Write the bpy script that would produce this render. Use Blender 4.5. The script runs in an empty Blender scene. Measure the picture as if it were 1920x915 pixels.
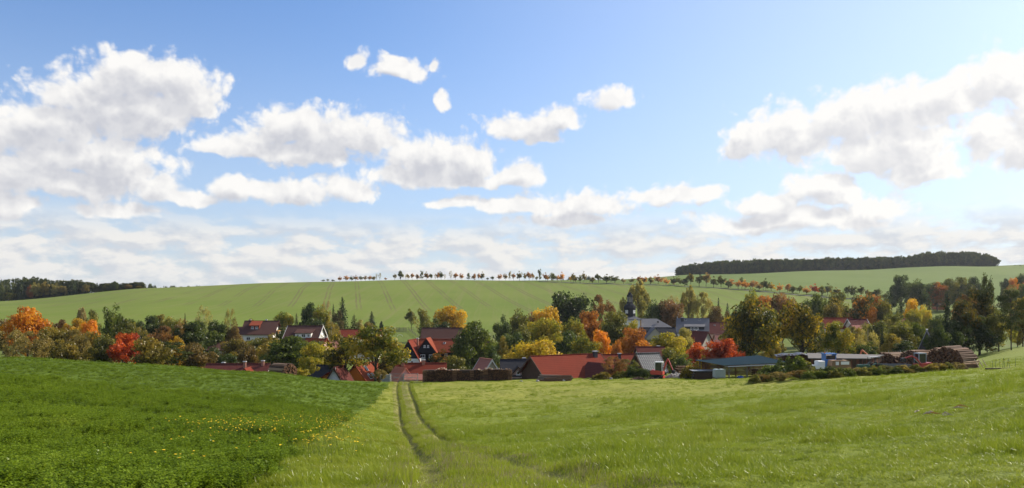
import bpy, bmesh, math, random
import numpy as np
from math import sin, cos, pi, radians, atan, atan2, hypot, sqrt
from mathutils import Vector, Matrix

sc = bpy.context.scene
COL = sc.collection
# ------------------------------------------------------------------ camera
# level camera at the origin, 1.65 m above the farm track; +Y is the view direction
F, CX, VH = 1500.0, 960.0, 575.0          # focal length and eye level in photo pixels (1920 x 915)
cam = bpy.data.cameras.new('camera'); cam_o = bpy.data.objects.new('camera', cam); COL.objects.link(cam_o)
cam_o.location = (0, 0, 0); cam_o.rotation_euler = (radians(90), 0, 0)
cam.sensor_width = 36.0; cam.lens = 36.0 * F / 1920.0
cam.shift_y = (VH - 457.5) / 1920.0
cam.clip_start = 0.2; cam.clip_end = 6000
sc.camera = cam_o

# ------------------------------------------------------------------ light
SUN_AZ, SUN_EL = radians(58), radians(33)   # to the right of the view and a little beyond it
SUN_DIR = Vector((sin(SUN_AZ) * cos(SUN_EL), cos(SUN_AZ) * cos(SUN_EL), sin(SUN_EL)))
sun = bpy.data.lights.new('sun', 'SUN'); sun_o = bpy.data.objects.new('sun', sun); COL.objects.link(sun_o)
sun.energy = 5.0; sun.angle = radians(0.55); sun.color = (1.0, 0.90, 0.76)
sun_o.rotation_euler = SUN_DIR.to_track_quat('Z', 'Y').to_euler()
sun_o.location = SUN_DIR * 900

sc.view_settings.view_transform = 'Standard'
sc.view_settings.look = 'None'
sc.view_settings.exposure = 0.45
sc.view_settings.gamma = 1.0
sc.view_settings.use_curve_mapping = False
sc.render.engine = 'CYCLES'
cy = sc.cycles
cy.max_bounces = 5; cy.diffuse_bounces = 2; cy.glossy_bounces = 2; cy.transmission_bounces = 3
cy.transparent_max_bounces = 4; cy.volume_bounces = 0
cy.sample_clamp_indirect = 4.0
cy.use_adaptive_sampling = True; cy.adaptive_threshold = 0.01
cy.use_denoising = True
try:
    cy.denoiser = 'OPENIMAGEDENOISE'; cy.denoising_input_passes = 'RGB_ALBEDO_NORMAL'
except Exception:
    pass

# ------------------------------------------------------------------ world: physical sky + cumulus
world = bpy.data.worlds.new('World'); sc.world = world; world.use_nodes = True
def build_world():
    nt = world.node_tree; N = nt.nodes; Lk = nt.links
    N.clear()
    out = N.new('ShaderNodeOutputWorld'); bg = N.new('ShaderNodeBackground')
    Lk.new(bg.outputs[0], out.inputs[0])
    sky = N.new('ShaderNodeTexSky'); sky.sky_type = 'NISHITA'; sky.sun_disc = False
    sky.sun_elevation = SUN_EL; sky.sun_rotation = SUN_AZ
    sky.altitude = 300; sky.air_density = 1.0; sky.dust_density = 1.4; sky.ozone_density = 2.0
    def math_(op, a, b=None, c=None, clamp=False):
        n = N.new('ShaderNodeMath'); n.operation = op; n.use_clamp = clamp
        for i, x in enumerate((a, b, c)):
            if x is None: continue
            if isinstance(x, (int, float)): n.inputs[i].default_value = x
            else: Lk.new(x, n.inputs[i])
        return n.outputs[0]
    def vmath(op, a, b=None, c=None):
        n = N.new('ShaderNodeVectorMath'); n.operation = op
        for i, x in enumerate((a, b, c)):
            if x is None: continue
            if isinstance(x, (tuple, list)): n.inputs[i].default_value = x
            elif isinstance(x, (int, float)): n.inputs['Scale'].default_value = x
            else: Lk.new(x, n.inputs[i])
        return n.outputs['Value'] if op in ('LENGTH', 'DOT_PRODUCT', 'DISTANCE') else n.outputs['Vector']
    def noise(vec, scale, detail, rough=0.5, dist=0.0, col=False):
        n = N.new('ShaderNodeTexNoise'); n.noise_dimensions = '2D'
        n.inputs['Scale'].default_value = scale; n.inputs['Detail'].default_value = detail
        n.inputs['Roughness'].default_value = rough; n.inputs['Distortion'].default_value = dist
        Lk.new(vec, n.inputs['Vector'])
        return n.outputs['Color'] if col else n.outputs['Fac']
    def maprange(x, a, b, c, d, smooth=True):
        n = N.new('ShaderNodeMapRange'); n.interpolation_type = 'SMOOTHSTEP' if smooth else 'LINEAR'
        Lk.new(x, n.inputs['Value'])
        for nm, v in zip(('From Min', 'From Max', 'To Min', 'To Max'), (a, b, c, d)): n.inputs[nm].default_value = v
        return n.outputs['Result']
    tc = N.new('ShaderNodeTexCoord')
    sep = N.new('ShaderNodeSeparateXYZ'); Lk.new(tc.outputs['Generated'], sep.inputs[0])
    az = math_('ARCTAN2', sep.outputs[0], sep.outputs[1])
    el = math_('ARCSINE', math_('MINIMUM', math_('MAXIMUM', sep.outputs[2], -0.999), 0.999))
    comb = N.new('ShaderNodeCombineXYZ')
    Lk.new(math_('MULTIPLY', az, 15.0), comb.inputs[0]); Lk.new(math_('MULTIPLY', el, 15.0), comb.inputs[1]); Lk.new(math_('MULTIPLY', el, 15.0), comb.inputs[2])
    p0 = comb.outputs[0]                                   # heading and height angle, 1 unit = 3.8 degrees
    # a cumulus is a row of puffs: (u, v, half width, half height) where the sky shows them
    puffs = [
     (255,145,75,46),(335,172,70,46),(180,190,85,42),(250,215,120,50),(110,232,95,34),(40,250,60,32),(-30,262,60,45),(372,198,34,30),
     (175,292,120,36),(225,325,75,42),(40,325,78,38),(130,345,120,30),(225,396,55,16),(25,388,48,20),(-80,330,90,60),
     (560,245,95,38),(640,250,95,40),(700,262,55,34),(480,272,60,28),(412,283,34,14),(580,288,100,26),
     (800,300,85,42),(885,305,62,40),(962,330,54,22),(770,330,70,18),(860,336,110,16),
     (305,355,44,26),(345,365,44,20),(435,358,55,24),(520,368,75,22),(570,362,45,24),(650,355,50,26),
     (668,112,22,17),(755,132,50,24),(740,110,20,12),(815,118,13,15),(835,195,15,22),(990,235,70,24),(1045,222,42,28),(1015,255,30,16),
     (1145,188,44,21),(1395,268,45,34),(1490,255,90,48),(1590,225,90,44),(1700,205,95,46),(1790,190,55,38),(1660,280,100,44),(1725,315,60,30),
     (1850,258,50,40),(1915,275,45,45),(1895,150,62,50),(2010,200,110,90),
     (1260,368,75,24),(1320,362,36,18),(1450,382,70,22),(1550,362,75,34),(1640,388,60,24),(1090,385,110,28),(970,388,80,18),(855,380,60,12),(1490,415,150,22),(1060,412,90,18)]
    def make_group(lo, hi, i):
        grp = bpy.data.node_groups.new('cumulus_puffs_%d' % i, 'ShaderNodeTree')
        grp.interface.new_socket('Vector', in_out='INPUT', socket_type='NodeSocketVector')
        grp.interface.new_socket('Value', in_out='OUTPUT', socket_type='NodeSocketFloat')
        gi = grp.nodes.new('NodeGroupInput'); go = grp.nodes.new('NodeGroupOutput')
        acc = None
        for (u, v, rx, ry) in puffs:
            a_ = atan((u - CX) / F) * 15; e_ = atan((VH - v) / hypot(F, u - CX)) * 15
            if a_ + rx / 100 * 1.7 + 0.4 < lo * 15 or a_ - rx / 100 * 1.7 - 0.4 > hi * 15: continue
            sx, sy = 100.0 / rx, 100.0 / ry
            m = grp.nodes.new('ShaderNodeVectorMath'); m.operation = 'MULTIPLY_ADD'
            grp.links.new(gi.outputs[0], m.inputs[0]); m.inputs[1].default_value = (sx, sy, -sy * 1.1); m.inputs[2].default_value = (-a_ * sx, -e_ * sy, (e_ - 0.2 * ry / 100) * sy * 1.1)
            mx = grp.nodes.new('ShaderNodeVectorMath'); mx.operation = 'MAXIMUM'; grp.links.new(m.outputs[0], mx.inputs[0]); mx.inputs[1].default_value = (-1e6, -1e6, 0)
            l = grp.nodes.new('ShaderNodeVectorMath'); l.operation = 'LENGTH'; grp.links.new(mx.outputs[0], l.inputs[0])
            if acc is None: acc = l.outputs['Value']
            else:
                s = grp.nodes.new('ShaderNodeMath'); s.operation = 'SMOOTH_MIN'; s.inputs[2].default_value = 0.25
                grp.links.new(acc, s.inputs[0]); grp.links.new(l.outputs['Value'], s.inputs[1]); acc = s.outputs[0]
        grp.links.new(acc, go.inputs[0])
        return grp
    def mixc(f, a, b):
        n = N.new('ShaderNodeMix'); n.data_type = 'RGBA'
        if isinstance(f, float): n.inputs[0].default_value = f
        else: Lk.new(f, n.inputs[0])
        for i, x in ((6, a), (7, b)):
            if isinstance(x, tuple): n.inputs[i].default_value = x
            else: Lk.new(x, n.inputs[i])
        return n.outputs[2]
    absaz = math_('ABSOLUTE', az)
    outside = math_('MAXIMUM', maprange(absaz, 0.60, 0.72, 0, 1), maprange(el, 0.37, 0.46, 0, 1))
    # clear air: pale towards the horizon and round the sun
    sk = vmath('MULTIPLY', sky.outputs[0], (SKY_K[0], SKY_K[1], SKY_K[2]))
    airf = maprange(el, -0.02, 0.38, 0.60, 0.02)
    sk2 = mixc(airf, sk, (0.50, 0.545, 0.61, 1))
    glow = vmath('DOT_PRODUCT', tc.outputs['Generated'], tuple(SUN_DIR))
    sunny = maprange(glow, 0.55, 0.95, 0.0, 1.0)
    sk3 = mixc(maprange(glow, 0.42, 1.0, 0.0, 0.36), sk2, (0.68, 0.68, 0.67, 1))
    # low distant bank of flat cloud along the horizon
    lowv = vmath('MULTIPLY', p0, (0.75, 1.9, 1))
    ln = noise(lowv, 1.5, 6.0, 0.56, 0.0)
    lowmask = math_('MULTIPLY', maprange(el, 0.0, 0.05, 0.55, 1.0), maprange(el, 0.075, 0.125, 1, 0))
    alow = math_('MULTIPLY', maprange(ln, 0.30, 0.52, 0.20, 0.95), lowmask)
    lown2 = noise(vmath('ADD', lowv, (0.10, 0.20, 0)), 1.5, 4.0, 0.55, 0.0)
    lowb = maprange(math_('SUBTRACT', ln, lown2), -0.13, 0.10, 0.15, 1.0, False)
    cl_low = mixc(lowb, (0.46, 0.485, 0.53, 1), (0.66, 0.645, 0.62, 1))
    c1 = mixc(alow, sk3, cl_low)
    # the rest of the sky goes on with the same kind of cumulus
    field_n = noise(vmath('MULTIPLY', p0, (0.30, 0.62, 1)), 1.0, 2.0, 0.5)
    field = math_('SUBTRACT', maprange(field_n, 0.46, 0.70, 0.0, 1.0, False), math_('MULTIPLY', math_('SUBTRACT', 1.0, outside), 4.0))
    field = math_('SUBTRACT', field, 0.15)
    def detail(vec):
        warp = noise(vec, 0.9, 2.0, 0.5, col=True)
        wsep = N.new('ShaderNodeSeparateXYZ'); Lk.new(warp, wsep.inputs[0]); wc = N.new('ShaderNodeCombineXYZ')
        Lk.new(wsep.outputs[0], wc.inputs[0]); Lk.new(wsep.outputs[1], wc.inputs[1]); Lk.new(wsep.outputs[1], wc.inputs[2]); warp = wc.outputs[0]
        pw = vmath('ADD', vec, vmath('MULTIPLY', vmath('SUBTRACT', warp, (0.5, 0.5, 0.5)), (0.55, 0.42, 0.42)))
        n1 = noise(vmath('MULTIPLY', vec, (1, 1.25, 1)), 2.1, 6.0, 0.56)
        vor = N.new('ShaderNodeTexVoronoi'); vor.voronoi_dimensions = '2D'; vor.feature = 'F1'; vor.inputs['Scale'].default_value = 3.4
        vor.inputs['Detail'].default_value = 2.0; vor.inputs['Roughness'].default_value = 0.5
        Lk.new(pw, vor.inputs['Vector'])
        n2 = math_('MULTIPLY', math_('SUBTRACT', 0.42, vor.outputs['Distance']), 0.55)
        return pw, math_('ADD', math_('MULTIPLY', math_('SUBTRACT', n1, 0.49), 1.40), n2)
    pwA, detA = detail(p0)
    pwB, detB = detail(vmath('ADD', p0, (0.13, 0.26, 0.26)))
    def paint(baseA, baseB):
        D = math_('ADD', baseA, math_('MULTIPLY', detA, maprange(baseA, 0.40, 1.25, 1.05, 0.38)))
        alpha = maprange(D, -0.10, 0.60, 0, 0.97)
        lit = maprange(math_('SUBTRACT', detA, detB), -0.42, 0.34, 0.0, 1.0, False)
        thick = maprange(math_('ADD', baseB, math_('MULTIPLY', detB, 0.35)), 0.22, 1.10, 1.0, 0.0)
        bright = math_('ADD', math_('MULTIPLY', lit, 0.30), math_('MULTIPLY', thick, 0.76))
        bright = math_('ADD', bright, math_('MULTIPLY', sunny, 0.45), clamp=True)
        cl = mixc(bright, (0.455, 0.46, 0.495, 1), (0.74, 0.725, 0.70, 1))
        b = N.new('ShaderNodeBackground'); Lk.new(mixc(alpha, c1, cl), b.inputs['Color'])
        return b.outputs[0]
    def mixs(f, a, b):
        n = N.new('ShaderNodeMixShader'); Lk.new(f, n.inputs[0]); Lk.new(a, n.inputs[1]); Lk.new(b, n.inputs[2]); return n.outputs[0]
    cuts = [-0.74, -0.36, -0.12, 0.16, 0.74]
    acc = None
    for i in range(4):
        grp = make_group(cuts[i], cuts[i + 1], i)
        def puff(vec):
            g = N.new('ShaderNodeGroup'); g.node_tree = grp; Lk.new(vec, g.inputs[0])
            return math_('MAXIMUM', math_('SUBTRACT', 1.44, g.outputs[0]), field)
        b = paint(puff(pwA), puff(pwB))
        acc = b if acc is None else mixs(math_('GREATER_THAN', az, cuts[i]), acc, b)
    openf = math_('MAXIMUM', math_('GREATER_THAN', absaz, 0.73), math_('GREATER_THAN', el, 0.47))
    acc = mixs(openf, acc, paint(field, field))
    below = N.new('ShaderNodeBackground'); below.inputs['Color'].default_value = (0.30, 0.33, 0.36, 1)
    acc = mixs(math_('LESS_THAN', el, -0.06), acc, below.outputs[0])
    N.remove(bg); Lk.new(acc, out.inputs[0])
    world.cycles.sampling_method = 'MANUAL'; world.cycles.sample_map_resolution = 256
SKY_K = (0.084, 0.106, 0.134)
build_world()

# ------------------------------------------------------------------ helpers
RNG = np.random.default_rng(7)
random.seed(7)

def tag(o, label=None, cat=None, group=None, kind=None):
    if label: o['label'] = label
    if cat: o['category'] = cat
    if group: o['group'] = group
    if kind: o['kind'] = kind
    return o

def empty(name, loc, rz=0.0, scale=None):
    o = bpy.data.objects.new(name, None); COL.objects.link(o)
    o.empty_display_size = 0.5
    o.location = loc; o.rotation_euler = (0, 0, rz)
    if scale: o.scale = scale
    return o

class MB:
    """collects polygons for one mesh; faces may carry a material index"""
    def __init__(self): self.v = []; self.f = []; self.m = []; self.mi = 0
    def face(self, pts):
        i = len(self.v); self.v += [tuple(p) for p in pts]; self.f.append(tuple(range(i, i + len(pts)))); self.m.append(self.mi)
    def box(self, c, s, rz=0.0, rx=0.0, ry=0.0):
        R = Matrix.Rotation(rz, 3, 'Z') @ Matrix.Rotation(ry, 3, 'Y') @ Matrix.Rotation(rx, 3, 'X')
        i = len(self.v); C = Vector(c)
        for dx in (-.5, .5):
            for dy in (-.5, .5):
                for dz in (-.5, .5):
                    self.v.append(tuple(C + R @ Vector((dx * s[0], dy * s[1], dz * s[2]))))
        for q in ((0, 1, 3, 2), (4, 6, 7, 5), (0, 4, 5, 1), (2, 3, 7, 6), (0, 2, 6, 4), (1, 5, 7, 3)):
            self.f.append(tuple(i + k for k in q)); self.m.append(self.mi)
    def hexa(self, b, t):
        """solid from four bottom and four top points, both counter-clockwise"""
        i = len(self.v); self.v += [tuple(p) for p in b] + [tuple(p) for p in t]
        for q in ((3, 2, 1, 0), (4, 5, 6, 7), (0, 1, 5, 4), (1, 2, 6, 5), (2, 3, 7, 6), (3, 0, 4, 7)):
            self.f.append(tuple(i + k for k in q)); self.m.append(self.mi)
    def prism(self, prof, axis, a, b):
        """profile of 2-D points swept along axis ('x' -> profile is (y,z), 'y' -> (x,z), 'z' -> (x,y))"""
        def P3(p, t):
            return {'x': (t, p[0], p[1]), 'y': (p[0], t, p[1]), 'z': (p[0], p[1], t)}[axis]
        i = len(self.v); n = len(prof)
        self.v += [P3(p, a) for p in prof] + [P3(p, b) for p in prof]
        self.f.append(tuple(range(i + n - 1, i - 1, -1))); self.f.append(tuple(range(i + n, i + 2 * n)))
        self.m += [self.mi, self.mi]
        for k in range(n):
            k2 = (k + 1) % n
            self.f.append((i + k, i + k2, i + n + k2, i + n + k)); self.m.append(self.mi)
    def tube(self, p0, p1, r0, r1=None, n=8, caps=True):
        r1 = r0 if r1 is None else r1
        p0 = Vector(p0); p1 = Vector(p1); d = (p1 - p0)
        if d.length < 1e-6: return
        d.normalize(); a = d.orthogonal().normalized(); b = d.cross(a)
        i = len(self.v)
        for p, r in ((p0, r0), (p1, r1)):
            for k in range(n):
                t = 2 * pi * k / n
                self.v.append(tuple(p + (a * cos(t) + b * sin(t)) * r))
        for k in range(n):
            k2 = (k + 1) % n
            self.f.append((i + k, i + k2, i + n + k2, i + n + k)); self.m.append(self.mi)
        if caps:
            self.f.append(tuple(range(i + n - 1, i - 1, -1))); self.m.append(self.mi)
            self.f.append(tuple(range(i + n, i + 2 * n))); self.m.append(self.mi)
    def lathe(self, prof, n=8, rot=0.0, c=(0, 0, 0)):
        i = len(self.v)
        for (r, z) in prof:
            for k in range(n):
                t = 2 * pi * k / n + rot
                self.v.append((c[0] + r * cos(t), c[1] + r * sin(t), c[2] + z))
        for j in range(len(prof) - 1):
            for k in range(n):
                k2 = (k + 1) % n
                self.f.append((i + j * n + k, i + j * n + k2, i + (j + 1) * n + k2, i + (j + 1) * n + k)); self.m.append(self.mi)
        self.f.append(tuple(range(i + n - 1, i - 1, -1))); self.m.append(self.mi)
        self.f.append(tuple(range(i + (len(prof) - 1) * n, i + len(prof) * n))); self.m.append(self.mi)
    def mesh(self, name, mats=(), smooth=False):
        me = bpy.data.meshes.new(name)
        me.from_pydata(self.v, [], self.f); me.update()
        for m in (mats if isinstance(mats, (list, tuple)) else [mats]): me.materials.append(m)
        if any(self.m): me.polygons.foreach_set('material_index', self.m)
        if smooth: me.polygons.foreach_set('use_smooth', [True] * len(me.polygons))
        return me
    def build(self, name, mats, parent=None, loc=None, smooth=False):
        o = bpy.data.objects.new(name, self.mesh(name, mats, smooth)); COL.objects.link(o)
        if parent is not None: o.parent = parent
        if loc is not None: o.location = loc
        return o

def copy_tree(o, parent=None):
    c = o.copy(); COL.objects.link(c); c.parent = parent
    for ch in list(o.children): copy_tree(ch, c)
    return c

# ------------------------------------------------------------------ materials
def srgb(r, g, b):
    f = lambda c: (c / 255 / 12.92) if c / 255 <= 0.04045 else ((c / 255 + 0.055) / 1.055) ** 2.4
    return (f(r), f(g), f(b), 1.0)

class NT:
    def __init__(self, name):
        self.m = bpy.data.materials.new(name); self.m.use_nodes = True
        self.nt = self.m.node_tree; self.N = self.nt.nodes; self.L = self.nt.links; self.N.clear()
        self.out = self.N.new('ShaderNodeOutputMaterial')
    def n(self, t, **kw):
        x = self.N.new(t)
        for k, v in kw.items(): setattr(x, k, v)
        return x
    def l(self, a, b): self.L.new(a, b)
    def set(self, sock, v):
        if hasattr(v, 'is_linked') or isinstance(v, bpy.types.NodeSocket): self.L.new(v, sock)
        else: sock.default_value = v
    def noise(self, vec, scale, detail=3, rough=0.55):
        x = self.n('ShaderNodeTexNoise'); x.inputs['Scale'].default_value = scale
        x.inputs['Detail'].default_value = detail; x.inputs['Roughness'].default_value = rough
        self.l(vec, x.inputs['Vector']); return x.outputs['Fac']
    def ramp(self, fac, stops):
        x = self.n('ShaderNodeValToRGB'); e = x.color_ramp.elements
        while len(e) < len(stops): e.new(0.5)
        for i, (p, c) in enumerate(stops): e[i].position = p; e[i].color = c if len(c) == 4 else (*c, 1)
        self.l(fac, x.inputs[0]); return x.outputs[0]
    def math(self, op, a, b=0.0, c=0.0, clamp=False):
        x = self.n('ShaderNodeMath', operation=op, use_clamp=clamp)
        for i, v in enumerate((a, b, c)): self.set(x.inputs[i], v)
        return x.outputs[0]
    def mix(self, f, a, b):
        x = self.n('ShaderNodeMix', data_type='RGBA')
        self.set(x.inputs[0], f); self.set(x.inputs[6], a); self.set(x.inputs[7], b); return x.outputs[2]
    def mul(self, col, f):
        x = self.n('ShaderNodeMix', data_type='RGBA', blend_type='MULTIPLY'); x.inputs[0].default_value = 1.0
        self.set(x.inputs[6], col); self.set(x.inputs[7], f); return x.outputs[2]
    def smooth(self, x, a, b):
        m = self.n('ShaderNodeMapRange', interpolation_type='SMOOTHSTEP'); self.l(x, m.inputs[0])
        m.inputs[1].default_value = a; m.inputs[2].default_value = b; return m.outputs[0]
    def principled(self, col, rough=0.8, spec=0.2, metal=0.0, bump=None, bs=0.4, bd=0.02):
        p = self.n('ShaderNodeBsdfPrincipled')
        self.set(p.inputs['Base Color'], col); self.set(p.inputs['Roughness'], rough)
        p.inputs['Metallic'].default_value = metal; p.inputs['Specular IOR Level'].default_value = spec
        if bump is not None:
            b = self.n('ShaderNodeBump'); b.inputs['Strength'].default_value = bs; b.inputs['Distance'].default_value = bd
            self.l(bump, b.inputs['Height']); self.l(b.outputs[0], p.inputs['Normal'])
        self.l(p.outputs[0], self.out.inputs[0]); return p

MATS = {}
def plain(name, col, rough=0.75, var=0.18, scale=3.0, metal=0.0, spec=0.25):
    """one-colour surface with grime and fine relief"""
    if name in MATS: return MATS[name]
    t = NT(name); tc = t.n('ShaderNodeTexCoord'); v = tc.outputs['Object']
    f = t.noise(v, scale, 5, 0.6); g = t.noise(v, scale * 9, 3)
    k = t.math('ADD', t.math('MULTIPLY', f, var * 2.4), 1 - var * 1.2)
    k = t.math('ADD', k, t.math('MULTIPLY', t.math('SUBTRACT', g, 0.5), var))
    cx = t.n('ShaderNodeCombineColor')
    for i in range(3): t.l(k, cx.inputs[i])
    t.principled(t.mul(col if len(col) == 4 else (*col, 1), cx.outputs[0]), rough, spec, metal, g, 0.25, 0.02)
    MATS[name] = t.m; return t.m

def roof_mat(name, col, col2, pitch=0.34, dirt=0.5, rough=0.92):
    """tiled slope: courses and joints as relief, patches of weathering; object x runs along the ridge"""
    t = NT(name); tc = t.n('ShaderNodeTexCoord'); v = tc.outputs['Object']
    sep = t.n('ShaderNodeSeparateXYZ'); t.l(v, sep.inputs[0])
    row = t.math('FRACT', t.math('DIVIDE', sep.outputs[2], pitch * 0.62))
    colf = t.math('FRACT', t.math('DIVIDE', t.math('ADD', sep.outputs[0], sep.outputs[1]), pitch * 0.8))
    h = t.math('ADD', t.math('MULTIPLY', row, -0.7), t.math('ABSOLUTE', t.math('SUBTRACT', colf, 0.5)))
    dark = t.math('MULTIPLY', t.smooth(row, 0.80, 1.0), 0.55)
    n1 = t.noise(v, 0.35, 5, 0.65); n2 = t.noise(v, 6.0, 3, 0.6)
    c = t.mix(t.math('MULTIPLY', t.smooth(n1, 0.35, 0.75), dirt), col, col2)
    c = t.mix(t.math('MULTIPLY', t.math('SUBTRACT', n2, 0.3), 0.5, clamp=True), c, tuple(x * 0.55 for x in col[:3]) + (1,))
    c = t.mix(dark, c, tuple(x * 0.25 for x in col[:3]) + (1,))
    t.principled(c, rough, 0.06, 0.0, h, 0.6, 0.05)
    return t.m

def leaf_mat(name, cols, scale=2.2, trans=0.52, spread=0.5):
    """foliage: colour patches through the crown, each leaf a little different, light shining through"""
    t = NT(name); tc = t.n('ShaderNodeTexCoord'); oi = t.n('ShaderNodeObjectInfo'); g = t.n('ShaderNodeNewGeometry')
    ofs = t.n('ShaderNodeVectorMath', operation='MULTIPLY_ADD')
    cmb = t.n('ShaderNodeCombineXYZ')
    for i in range(3): t.l(oi.outputs['Random'], cmb.inputs[i])
    t.l(cmb.outputs[0], ofs.inputs[0]); ofs.inputs[1].default_value = (37, 53, 71); t.l(tc.outputs['Object'], ofs.inputs[2])
    f = t.noise(ofs.outputs[0], scale, 2, 0.5)
    fac = t.math('ADD', t.math('MULTIPLY', t.math('SUBTRACT', f, 0.5), 1.9),
                 t.math('ADD', 0.5, t.math('MULTIPLY', t.math('SUBTRACT', g.outputs['Random Per Island'], 0.5), spread)))
    n = len(cols); c = t.ramp(fac, [(0.12 + 0.76 * i / max(1, n - 1), (*k, 1)) for i, k in enumerate(cols)])
    br = t.math('ADD', 0.80, t.math('MULTIPLY', oi.outputs['Random'], 0.35))
    cc = t.n('ShaderNodeCombineColor')
    for i in range(3): t.l(br, cc.inputs[i])
    c = t.mul(c, cc.outputs[0]); c = t.mul(c, (1.12, 0.97, 0.60, 1)); hs = t.n('ShaderNodeHueSaturation'); hs.inputs['Value'].default_value = 1.18; t.l(c, hs.inputs['Color']); c = hs.outputs[0]
    d = t.n('ShaderNodeBsdfDiffuse'); tr = t.n('ShaderNodeBsdfTranslucent'); gl = t.n('ShaderNodeBsdfGlossy')
    t.l(c, d.inputs[0]); t.l(c, tr.inputs[0]); gl.inputs['Roughness'].default_value = 0.45
    gl.inputs[0].default_value = (0.6, 0.6, 0.6, 1)
    m1 = t.n('ShaderNodeMixShader'); m1.inputs[0].default_value = trans; t.l(d.outputs[0], m1.inputs[1]); t.l(tr.outputs[0], m1.inputs[2])
    m2 = t.n('ShaderNodeMixShader'); m2.inputs[0].default_value = 0.03; t.l(m1.outputs[0], m2.inputs[1]); t.l(gl.outputs[0], m2.inputs[2])
    t.l(m2.outputs[0], t.out.inputs[0])
    return t.m

BARK = plain('bark', (0.055, 0.042, 0.03), 0.95, 0.3, 4)
BIRCH = plain('birch_bark', (0.30, 0.28, 0.25), 0.9, 0.4, 4)

# ------------------------------------------------------------------ terrain
# height profiles along sight lines: for each heading (photo column) a list of (distance, z) read off the photograph
def zz(d, v): return (VH - v) * d / F
PROF = {
  -700: [(0,-1.65),(10,-2.2),(20,-2.9),(40,-3.6),(60,-3.9),(85,-4.2),(100,-5.2),(130,-8.5),(160,-10.5),(250,-12),(330,-6),(430,-2),(520,0),(600,-1),(700,-5),(900,-12),(1800,-22)],
  0:    [(0,-1.65),(10,-2.3),(20,-3.2),(40,-4.3),(60,-4.9),(85,zz(85,670)),(100,-6.7),(130,-9.8),(160,-11.8),(250,-12.5),(330,-5.2),(430,zz(430,576)),(520,zz(520,569)),(590,zz(590,566)),(650,2.6),(750,0),(950,-8),(1800,-22)],
  270:  [(0,-1.65),(10,-2.35),(20,-3.35),(40,-4.9),(60,-5.8),(88,zz(88,683)),(100,-7.6),(130,-10.8),(160,-13),(250,-13.5),(330,-7),(430,zz(430,566)),(520,zz(520,551)),(600,zz(600,541)),(640,zz(640,540.5)),(720,10),(950,-4),(1800,-22)],
  500:  [(0,-1.65),(10,-2.4),(20,-3.5),(40,-5.4),(60,-6.5),(85,-7.1),(93,zz(93,697)),(101,-8.5),(130,-11.8),(160,-14),(250,-14.5),(330,-9),(370,-6),(450,zz(450,567)),(550,zz(550,541)),(620,zz(620,533.5)),(665,zz(665,532)),(760,15),(950,0),(1800,-22)],
  750:  [(0,-1.65),(10,-2.4),(20,-3.75),(35,-5.8),(53,-7.8),(75,-9.2),(102,zz(102,726)),(112,zz(112,716)),(118,-11.4),(130,-12.9),(160,-14.8),(200,-15.5),(250,-15.2),(300,-13),(330,-11),(370,-8),(450,zz(450,573)),(550,zz(550,540)),(620,zz(620,527)),(655,zz(655,525)),(760,19),(950,0),(1800,-22)],
  960:  [(0,-1.65),(10,-2.4),(20,-3.75),(35,-5.8),(53,-7.8),(75,-9.1),(100,zz(100,722)),(110,zz(110,713)),(116,-10.8),(130,-12.9),(160,-14.8),(200,-15.6),(250,-15.4),(300,-13.5),(340,-11),(420,zz(420,588)),(520,zz(520,553)),(600,zz(600,531)),(645,zz(645,525.5)),(740,19.5),(950,4),(1800,-22)],
  1300: [(0,-1.65),(10,-2.4),(20,-3.6),(35,-5.3),(53,-7.0),(75,-8.3),(92,zz(92,716)),(104,zz(104,708)),(114,-9.8),(130,-11.2),(160,-13.2),(250,-15),(300,-13),(380,-6),(450,zz(450,566)),(520,zz(520,541)),(570,zz(570,532)),(700,zz(700,520)),(840,zz(840,516)),(900,33),(1100,15),(1800,-22)],
  1600: [(0,-1.65),(10,-2.35),(20,-3.4),(35,-4.8),(53,-6.0),(82,zz(82,708)),(95,-8.0),(110,zz(110,694)),(130,-9.6),(160,-11.5),(250,-14),(350,-9),(450,zz(450,579)),(520,zz(520,553)),(600,zz(600,535)),(700,zz(700,521)),(850,zz(850,507)),(910,38),(1100,25),(1800,-22)],
  1780: [(0,-1.65),(10,-2.3),(20,-3.15),(35,-4.2),(53,-5.2),(78,zz(78,695)),(95,-7.75),(110,-8.6),(130,-9.2),(160,-10.4),(250,-13),(350,-9.5),(430,-2),(520,zz(520,560)),(600,zz(600,541)),(700,zz(700,521)),(850,zz(850,500)),(920,43),(1100,30),(1800,-22)],
  1920: [(0,-1.65),(10,-2.2),(20,-2.9),(35,-3.6),(53,-4.5),(75,zz(75,689)),(90,-6.5),(110,-7.2),(150,zz(150,650)),(170,-8.6),(250,-12),(350,-9.5),(430,-3),(520,zz(520,562)),(600,zz(600,541)),(700,zz(700,521)),(850,zz(850,501)),(950,zz(950,496.5)),(1100,40),(1800,-22)],
  2700: [(0,-1.65),(10,-2.0),(20,-2.4),(35,-2.8),(53,-3.2),(75,-3.6),(110,-4.0),(150,-4.5),(250,-8),(350,-6),(520,6),(700,26),(950,48),(1100,40),(1800,-22)],
}
def pchip_slopes(x, y):
    h = np.diff(x); d = np.diff(y) / h
    m = np.zeros_like(y); m[0] = d[0]; m[-1] = d[-1]
    for i in range(1, len(x) - 1):
        if d[i - 1] * d[i] > 0:
            w1 = 2 * h[i] + h[i - 1]; w2 = h[i] + 2 * h[i - 1]
            m[i] = (w1 + w2) / (w1 / d[i - 1] + w2 / d[i])
    return m
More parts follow.
